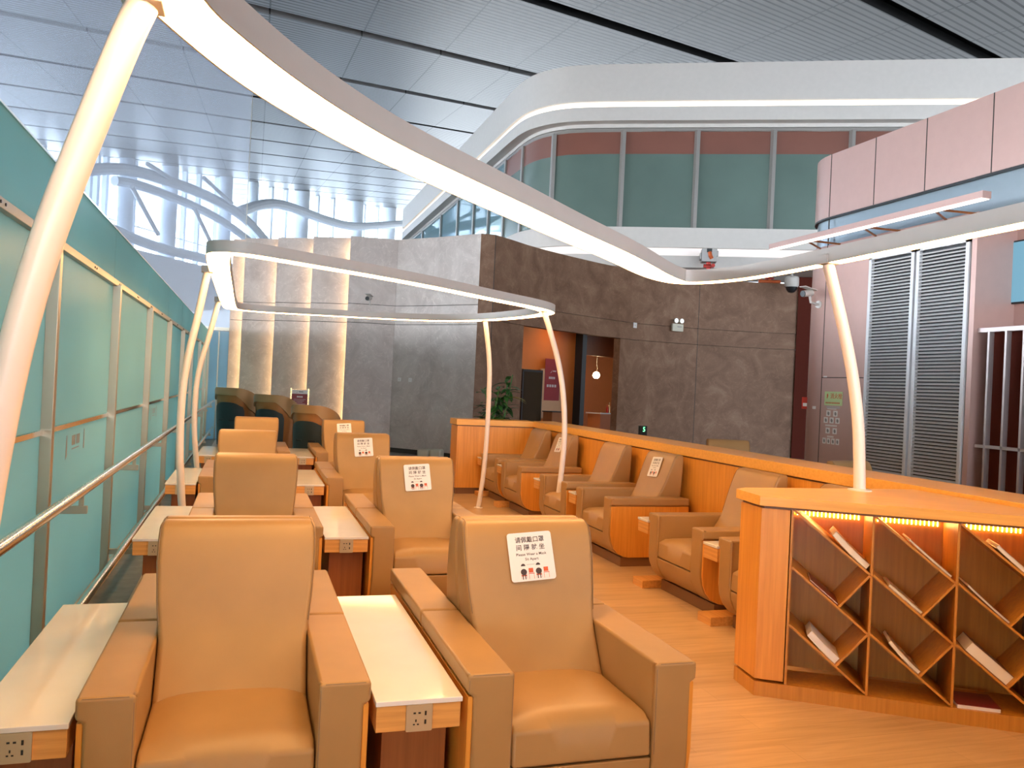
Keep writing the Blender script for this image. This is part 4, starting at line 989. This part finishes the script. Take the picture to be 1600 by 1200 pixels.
# ------------------------------------------------------------------ plant by the partition end
t = thing('potted_plant', 'tall leafy green potted plant behind the far partition end', 'plant', (3.70, 12.55, 0))
mb = MB(); mb.lathe([(0.16, 0), (0.22, 0.40), (0.20, 0.40), (0.18, 0.36)], seg=20); mb.build('pot', M['pot'], t)
mb = MB(); mb.lathe([(0.185, 0.34), (0.18, 0.365)], seg=20); mb.build('soil', M['soil'], t)
stems = MB(); leaves = MB(); yl = MB()
def leaf(mb, p, d, L, W_):
    d = d.normalized(); s_ = d.cross(Vector((0, 0, 1)));  s_ = s_.normalized() if s_.length > .05 else Vector((1, 0, 0)); u_ = s_.cross(d)
    P = []; K = 5
    for k in range(K+1):
        f = k/K; wv = W_*math.sin(PI*min(1, f*0.9+0.08))**0.8; c = p+d*L*f-Vector((0, 0, 1))*L*0.35*f*f
        P += [c-s_*wv+u_*wv*0.25, c, c+s_*wv+u_*wv*0.25]
    fs = []
    for k in range(K):
        a = 3*k; fs += [(a, a+1, a+4, a+3), (a+1, a+2, a+5, a+4)]
    mb.add([tuple(v) for v in P], fs)
for i in range(9):
    a = random.uniform(0, 2*PI); r_ = random.uniform(0.02, 0.10); h = random.uniform(1.0, 1.85)
    tip = Vector((r_*math.cos(a)+random.uniform(-.2, .2), r_*math.sin(a)+random.uniform(-.1, .1), h))
    b0 = Vector((0.07*math.cos(a), 0.07*math.sin(a), 0.35)); path = [b0.lerp(tip, f)+Vector((0.04*math.sin(3*f+i), 0, 0)) for f in (0, .25, .5, .75, 1)]
    stems.tube([tuple(p) for p in path], 0.009, 6)
    for k in range(22):
        f = random.uniform(0.35, 1.0); p = b0.lerp(tip, f); aa = random.uniform(0, 2*PI); el = random.uniform(-0.3, 0.7)
        leaf(leaves, p, Vector((math.cos(aa), math.sin(aa), el)), random.uniform(0.16, 0.30), random.uniform(0.03, 0.055))
for k in range(4): leaf(yl, Vector((0.18, -0.12, 1.42)), Vector((1, -0.2-0.2*k, 0.1*k)), 0.28, 0.016)
stems.build('stems', M['leaf'], t); lf = leaves.build('leaves', M['leaf'], t); yl.build('yellow_leaves', M['leaf_yellow'], t)

# ------------------------------------------------------------------ doorway contents
t = thing('display_cabinet', 'tall dark display cabinet at the left of the doorway', 'cabinet', tuple(DP(2.13, 1.5)), drot)
mb = MB(); mb.box((-0.40, -0.15, 0), (0.40, 0.15, 2.06)); c_ = mb.build('body', M['black'], t, bevel=0.01)
mb = MB(); mb.box((-0.36, -0.156, 0.15), (0.36, -0.151, 2.0)); mb.build('screen', plain('dark_screen', (0.05, 0.035, 0.02), 0.12), c_, smooth=False)
t = thing('notice_board', 'pale upright board with a dark red poster inside the doorway', 'notice board', tuple(DP(3.51, 1.85)), drot)
mb = MB(); mb.box((-0.46, -0.03, 0.80), (0.46, 0.03, 2.12)); mb.box((0.06, -0.03, 0), (0.42, 0.03, 0.80)); b_ = mb.build('board', plain('tan_board', (0.55, 0.32, 0.18), 0.5), t, smooth=False)
mb = MB(); mb.box((-0.32, -0.036, 1.28), (0.34, -0.031, 2.40)); p_ = mb.build('poster', M['crimson'], t, smooth=False)
mb = MB()
mb.prism([(-0.09, 2.03), (-0.06, 2.04), (0.0, 2.11), (-0.03, 2.05), (-0.07, 2.02)], lambda p, q: (p[0], q, p[1]), -0.039, -0.0365); mb.box((0.02, -0.038, 2.06), (0.16, -0.0365, 2.09))
for k in range(4): mb.box((-0.14+k*0.07, -0.038, 1.86), (-0.09+k*0.07, -0.0365, 1.92)); mb.box((-0.22+k*0.11, -0.038, 1.64), (-0.14+k*0.11, -0.0365, 1.71))
mb.build('lettering', M['lattice'], p_, smooth=False)
t = thing('service_counter', 'dark reddish box counter in front of the pale board', 'counter', tuple(DP(2.72, 1.12)), drot)
mb = MB(); mb.box((-0.22, -0.15, 0), (0.22, 0.15, 1.0)); mb.build('body', M['wood_dark'], t, bevel=0.005); mb = MB(); mb.box((-0.24, -0.17, 1.0), (0.24, 0.17, 1.025)); mb.build('top', M['black'], t)
for k, (s_, o_) in enumerate(((1.2, 1.45), (3.4, 1.45), (6.8, 3.4))):  # added light discs, out of view above the doorway
    p = DP(s_, o_, 3.27); mb = MB(); mb.lathe([(0.13, 0.0), (0.15, 0.03)], tuple(p), 20)
    lt_ = mb.build('added_fill_disc', M['fill_disc'], room); struct(lt_)
t = thing('globe_lamp', 'small glowing globe pendant lamp seen through the doorway', 'lamp', tuple(DP(7.55, 3.2, 0)))
mb = MB(); mb.lathe([(0.11*math.sin(PI*k/12)+0.001, 2.10-0.11*math.cos(PI*k/12)) for k in range(13)], seg=20); mb.build('globe', M['bulb'], t)
mb = MB(); mb.tube([(0, 0, 2.22), (0.03, 0, 2.32), (0.0, 0, 2.45), (0, 0, 3.3)], 0.008, 8); mb.build('cord', M['gold'], t)
t = thing('back_counter', 'pale topped counter glimpsed in the lit inner room', 'counter', tuple(DP(8.55, 3.6)), drot)
mb = MB(); mb.box((-0.45, -0.25, 0), (0.6, 0.25, 0.86)); mb.build('body', M['orange_wall'], t, smooth=False); mb = MB(); mb.box((-0.5, -0.3, 0.86), (0.65, 0.3, 0.90)); mb.build('top', M['white_top'], t, smooth=False)
for k, (dx, h_) in enumerate(((0.25, 0.26), (0.35, 0.34))):
    mb = MB(); p = DP(8.45+dx, 3.5, 0.901); mb.lathe([(0.035, 0), (0.035, h_*0.6), (0.012, h_*0.75), (0.012, h_)], tuple(p), 12)
    tag(mb.build('bottle', M['red'] if k == 0 else M['gold']), 'small red bottle on the inner room counter' if k == 0 else 'taller pale bottle on the inner room counter', 'bottle', 'bottles on the back counter')
t = thing('queue_display', 'small green lit number display peeping over the partition', 'display', (5.6, 11.2, 0), R(10))
mb = MB(); mb.tube([(0, 0, 0), (0, 0, 0.92)], 0.02, 8); mb.lathe([(0.14, 0), (0.14, 0.015)], seg=18); mb.build('stand', M['grey_metal'], t)
mb = MB(); mb.box((-0.06, -0.03, 0.90), (0.06, 0.03, 1.10)); b_ = mb.build('case', M['black'], t, bevel=0.005)
mb = MB(); vs, fs = text_mesh('5', 0.10, loc=(0.0, 1.045)); mb.add([(x, -0.032, y) for x, y, z in vs], fs); mb.build('digit', M['green_led'], b_, smooth=False)

# ------------------------------------------------------------------ right wall furniture
lou = thing('door_2', None, None, (PX, 8.55, 0)); lou['kind'] = 'structure'
for y0, y1 in ((7.72, 8.53), (8.57, 9.38)):
    f = MB(); a, b = y0-8.55, y1-8.55
    f.box((-0.02, a, 0.05), (0.03, a+0.05, 3.58)); f.box((-0.02, b-0.05, 0.05), (0.03, b, 3.58)); f.box((-0.02, a, 3.54), (0.03, b, 3.59)); f.box((-0.02, a, 0.0), (0.03, b, 0.06)); fr = f.build('louvre_frame', M['louvre'], lou, smooth=False); struct(fr)
    s_ = MB(); z = 0.09
    while z < 3.52:
        s_.box((-0.012, a+0.05, 0), (0.02, b-0.05, 0.016), mat=Matrix.Translation((0, 0, z)) @ Matrix.Rotation(R(-25), 4, 'Y')); z += 0.043
    struct(s_.build('slats', M['louvre'], fr, smooth=False))
    d_ = MB(); d_.box((0.035, a, 0.0), (0.06, b, 3.58)); struct(d_.build('dark_backing', M['black'], fr, smooth=False))
# lattice screen
la = thing('lattice_screen', 'maroon backed lattice screen of pale metal bars below the television', 'screen', (PX+0.08, 7.60, 0))
mb = MB(); mb.box((0.12, -3.2, 0), (0.16, 0.0, 2.50)); mb.build('backing', M['maroon'], la, smooth=False)
mb = MB(); mb.box((-0.02, -3.2, 2.47), (0.06, 0.02, 2.52)); mb.box((-0.02, -3.2, 1.135), (0.05, 0.0, 1.17)); mb.box((-0.02, -3.2, 0.0), (0.05, 0.0, 0.05)); mb.build('rail', M['lattice'], la, smooth=False)
y = -0.13
while y > -3.2:
    mb = MB(); mb.box((-0.02, y-0.013, 0.05), (0.05, y+0.013, 2.47)); mb.build('bar', M['lattice'], la, smooth=False); y -= 0.228
tv = thing('television', 'light blue lit television screen on the recessed pink wall at the right edge', 'television', (PX+0.6, 7.3, 2.84))
mb = MB(); mb.box((-0.05, -0.55, 0), (-0.005, 0.56, 0.75)); b_ = mb.build('casing', M['black'], tv, bevel=0.004, seg=1)
mb = MB(); mb.box((-0.054, -0.53, 0.02), (-0.051, 0.54, 0.73)); mb.build('screen_face', M['screen'], b_, smooth=False)
# linear wall lamp
t = thing('linear_lamp', 'long slim pinkish linear lamp on dark brackets along the clad wall', 'linear lamp', (7.55, 7.1, 3.87))
mb = MB(); mb.box((-0.06, 0, 0.008), (0.06, 3.9, 0.085)); mb.build('housing', M['pink'], t, smooth=False)
mb = MB(); mb.box((-0.055, 0.02, 0), (0.055, 3.88, 0.008)); mb.build('diffuser', emit('linear_diffuser', (1.0, 0.86, 0.78), 2.6), t, smooth=False)
for y in (0.75, 1.95, 3.1):
    mb = MB(); mb.tube([(0.0, y, 0.03), (0.43, y-0.22, -0.02)], 0.014, 6); mb.tube([(0.0, y, 0.03), (0.43, y+0.22, -0.02)], 0.014, 6); mb.build('bracket', M['wood_dark'], t)
for k, (y, z) in enumerate(((9.5, 3.66), (8.47, 3.64), (7.45, 3.62))):
    x = PX-0.002
    mb = MB(); mb.tube([(x, y+0.06, z), (x-0.06, y, z), (x-0.06, y, z-0.07)], 0.012, 6); mb.tube([(x-0.06, y-0.06, z), (x-0.06, y+0.06, z)], 0.010, 6)
    tag(mb.build('wall_hook', M['gold']), ['small copper hook left of the slatted doors', 'small copper hook between the two slatted doors', 'small copper hook near the television'][k], 'hook', 'copper hooks on the clad wall')
# fire hydrant sign and pictogram stickers
t = thing('hydrant_sign', 'lime green fire hydrant sign on the pink clad wall', 'sign', (PX-0.003, 10.0, 1.635))
mb = MB(); mb.box((-0.004, -0.19, -0.10), (0.0, 0.19, 0.10)); sg = mb.build('plate', M['lime'], t, smooth=False)
mb = MB(); vs, fs = text_mesh('消火栓', 0.085, loc=(0.06, 0.03)); mb.add([(-0.005, -x, y) for x, y, z in vs], fs)
for k in range(9): mb.add([(-0.005, 0.16-k*0.034-dx, -0.075+dz) for dx, dz in ((0, 0), (0.024, 0), (0.024, 0.022), (0, 0.022))], [(0, 1, 2, 3)])
mb.add([(-0.005, 0.14-dx, 0.0+dz) for dx, dz in ((0, 0), (0.015, 0), (0.03, 0.04), (0.02, 0.07), (0, 0.06))], [(0, 1, 2, 3, 4)])
mb.build('lettering', M['orange_red'], sg, smooth=False)
mb = MB(); mb.box((-0.002, -0.14, -0.145), (0.0, 0.14, -0.11)); mb.build('caption_strip', M['lattice'], t, smooth=False)
rows = [(1.42, 2), (1.32, 3), (1.17, 2), (1.02, 4)]
rn = ['top', 'second', 'third', 'lowest']; cn = {2: ['left', 'right'], 3: ['left', 'middle', 'right'], 4: ['leftmost', 'left middle', 'right middle', 'rightmost']}
for ri, (z, n) in enumerate(rows):
    wd_ = 0.105 if n < 4 else 0.085; sp = {2: 0.15, 3: 0.125, 4: 0.095}[n]
    for k in range(n):
        y = 10.02-(k-(n-1)/2)*sp
        t = thing('pictogram_sticker', 'small grey pictogram sticker below the hydrant sign, %s of the %s row' % (cn[n][k], rn[ri]), 'sticker', (PX-0.003, y, z), 0, 'pictogram stickers on the clad wall')
        mb = MB(); mb.box((-0.002, -wd_*0.42, -0.042), (0, wd_*0.42, 0.042)); q = mb.build('plate', M['paper'], t, smooth=False)
        mb = MB(); mb.add([(-0.0025, dx*wd_*0.42, dz*0.042) for dx, dz in ((-.5, -.6), (.1, -.7), (.5, -.1), (.3, .6), (-.2, .5), (-.6, .1))], [(0, 1, 2, 3, 4, 5)]); mb.build('symbol', M['mull'], q, smooth=False)
for z, w_ in ((1.49, 0.20), (1.245, 0.26), (1.085, 0.16)):
    mb = MB(); n = int(w_/0.028)
    for k in range(n): mb.box((PX-0.004, 10.02+w_/2-k*0.028-0.02, z-0.012), (PX-0.002, 10.02+w_/2-k*0.028, z+0.012))
    tag(mb.build('sign_caption', M['paper']), {1.49: 'upper row of tiny white characters under the hydrant sign', 1.245: 'middle row of tiny white characters between sticker rows', 1.085: 'lowest row of tiny white characters above four stickers'}[z], 'caption', 'captions under the hydrant sign')
t = thing('label_plate', 'tiny white label plate left of the hydrant sign', 'label', (PX-0.003, 10.42, 1.49)); mb = MB(); mb.box((-0.003, -0.04, -0.022), (0, 0.04, 0.022)); mb.build('plate', M['paper'], t, smooth=False)
t = thing('label_plate', 'tiny white handle plate at the cabinet seam above the label', 'label', (PX-0.003, 10.2, 1.95)); mb = MB(); mb.box((-0.003, -0.04, -0.01), (0, 0.04, 0.01)); mb.build('plate', M['paper'], t, smooth=False)
t = thing('alarm_button', 'small red alarm call point on the rounded wall corner', 'alarm', (8.13, 10.80, 1.55), R(-55)); mb = MB(); mb.box((-0.05, -0.03, -0.09), (0.05, 0, 0.09)); b_ = mb.build('case', M['red'], t, bevel=0.005)
mb = MB(); mb.box((-0.03, -0.034, -0.05), (0.03, -0.03, 0.0)); mb.build('glass', M['paper'], b_, smooth=False)
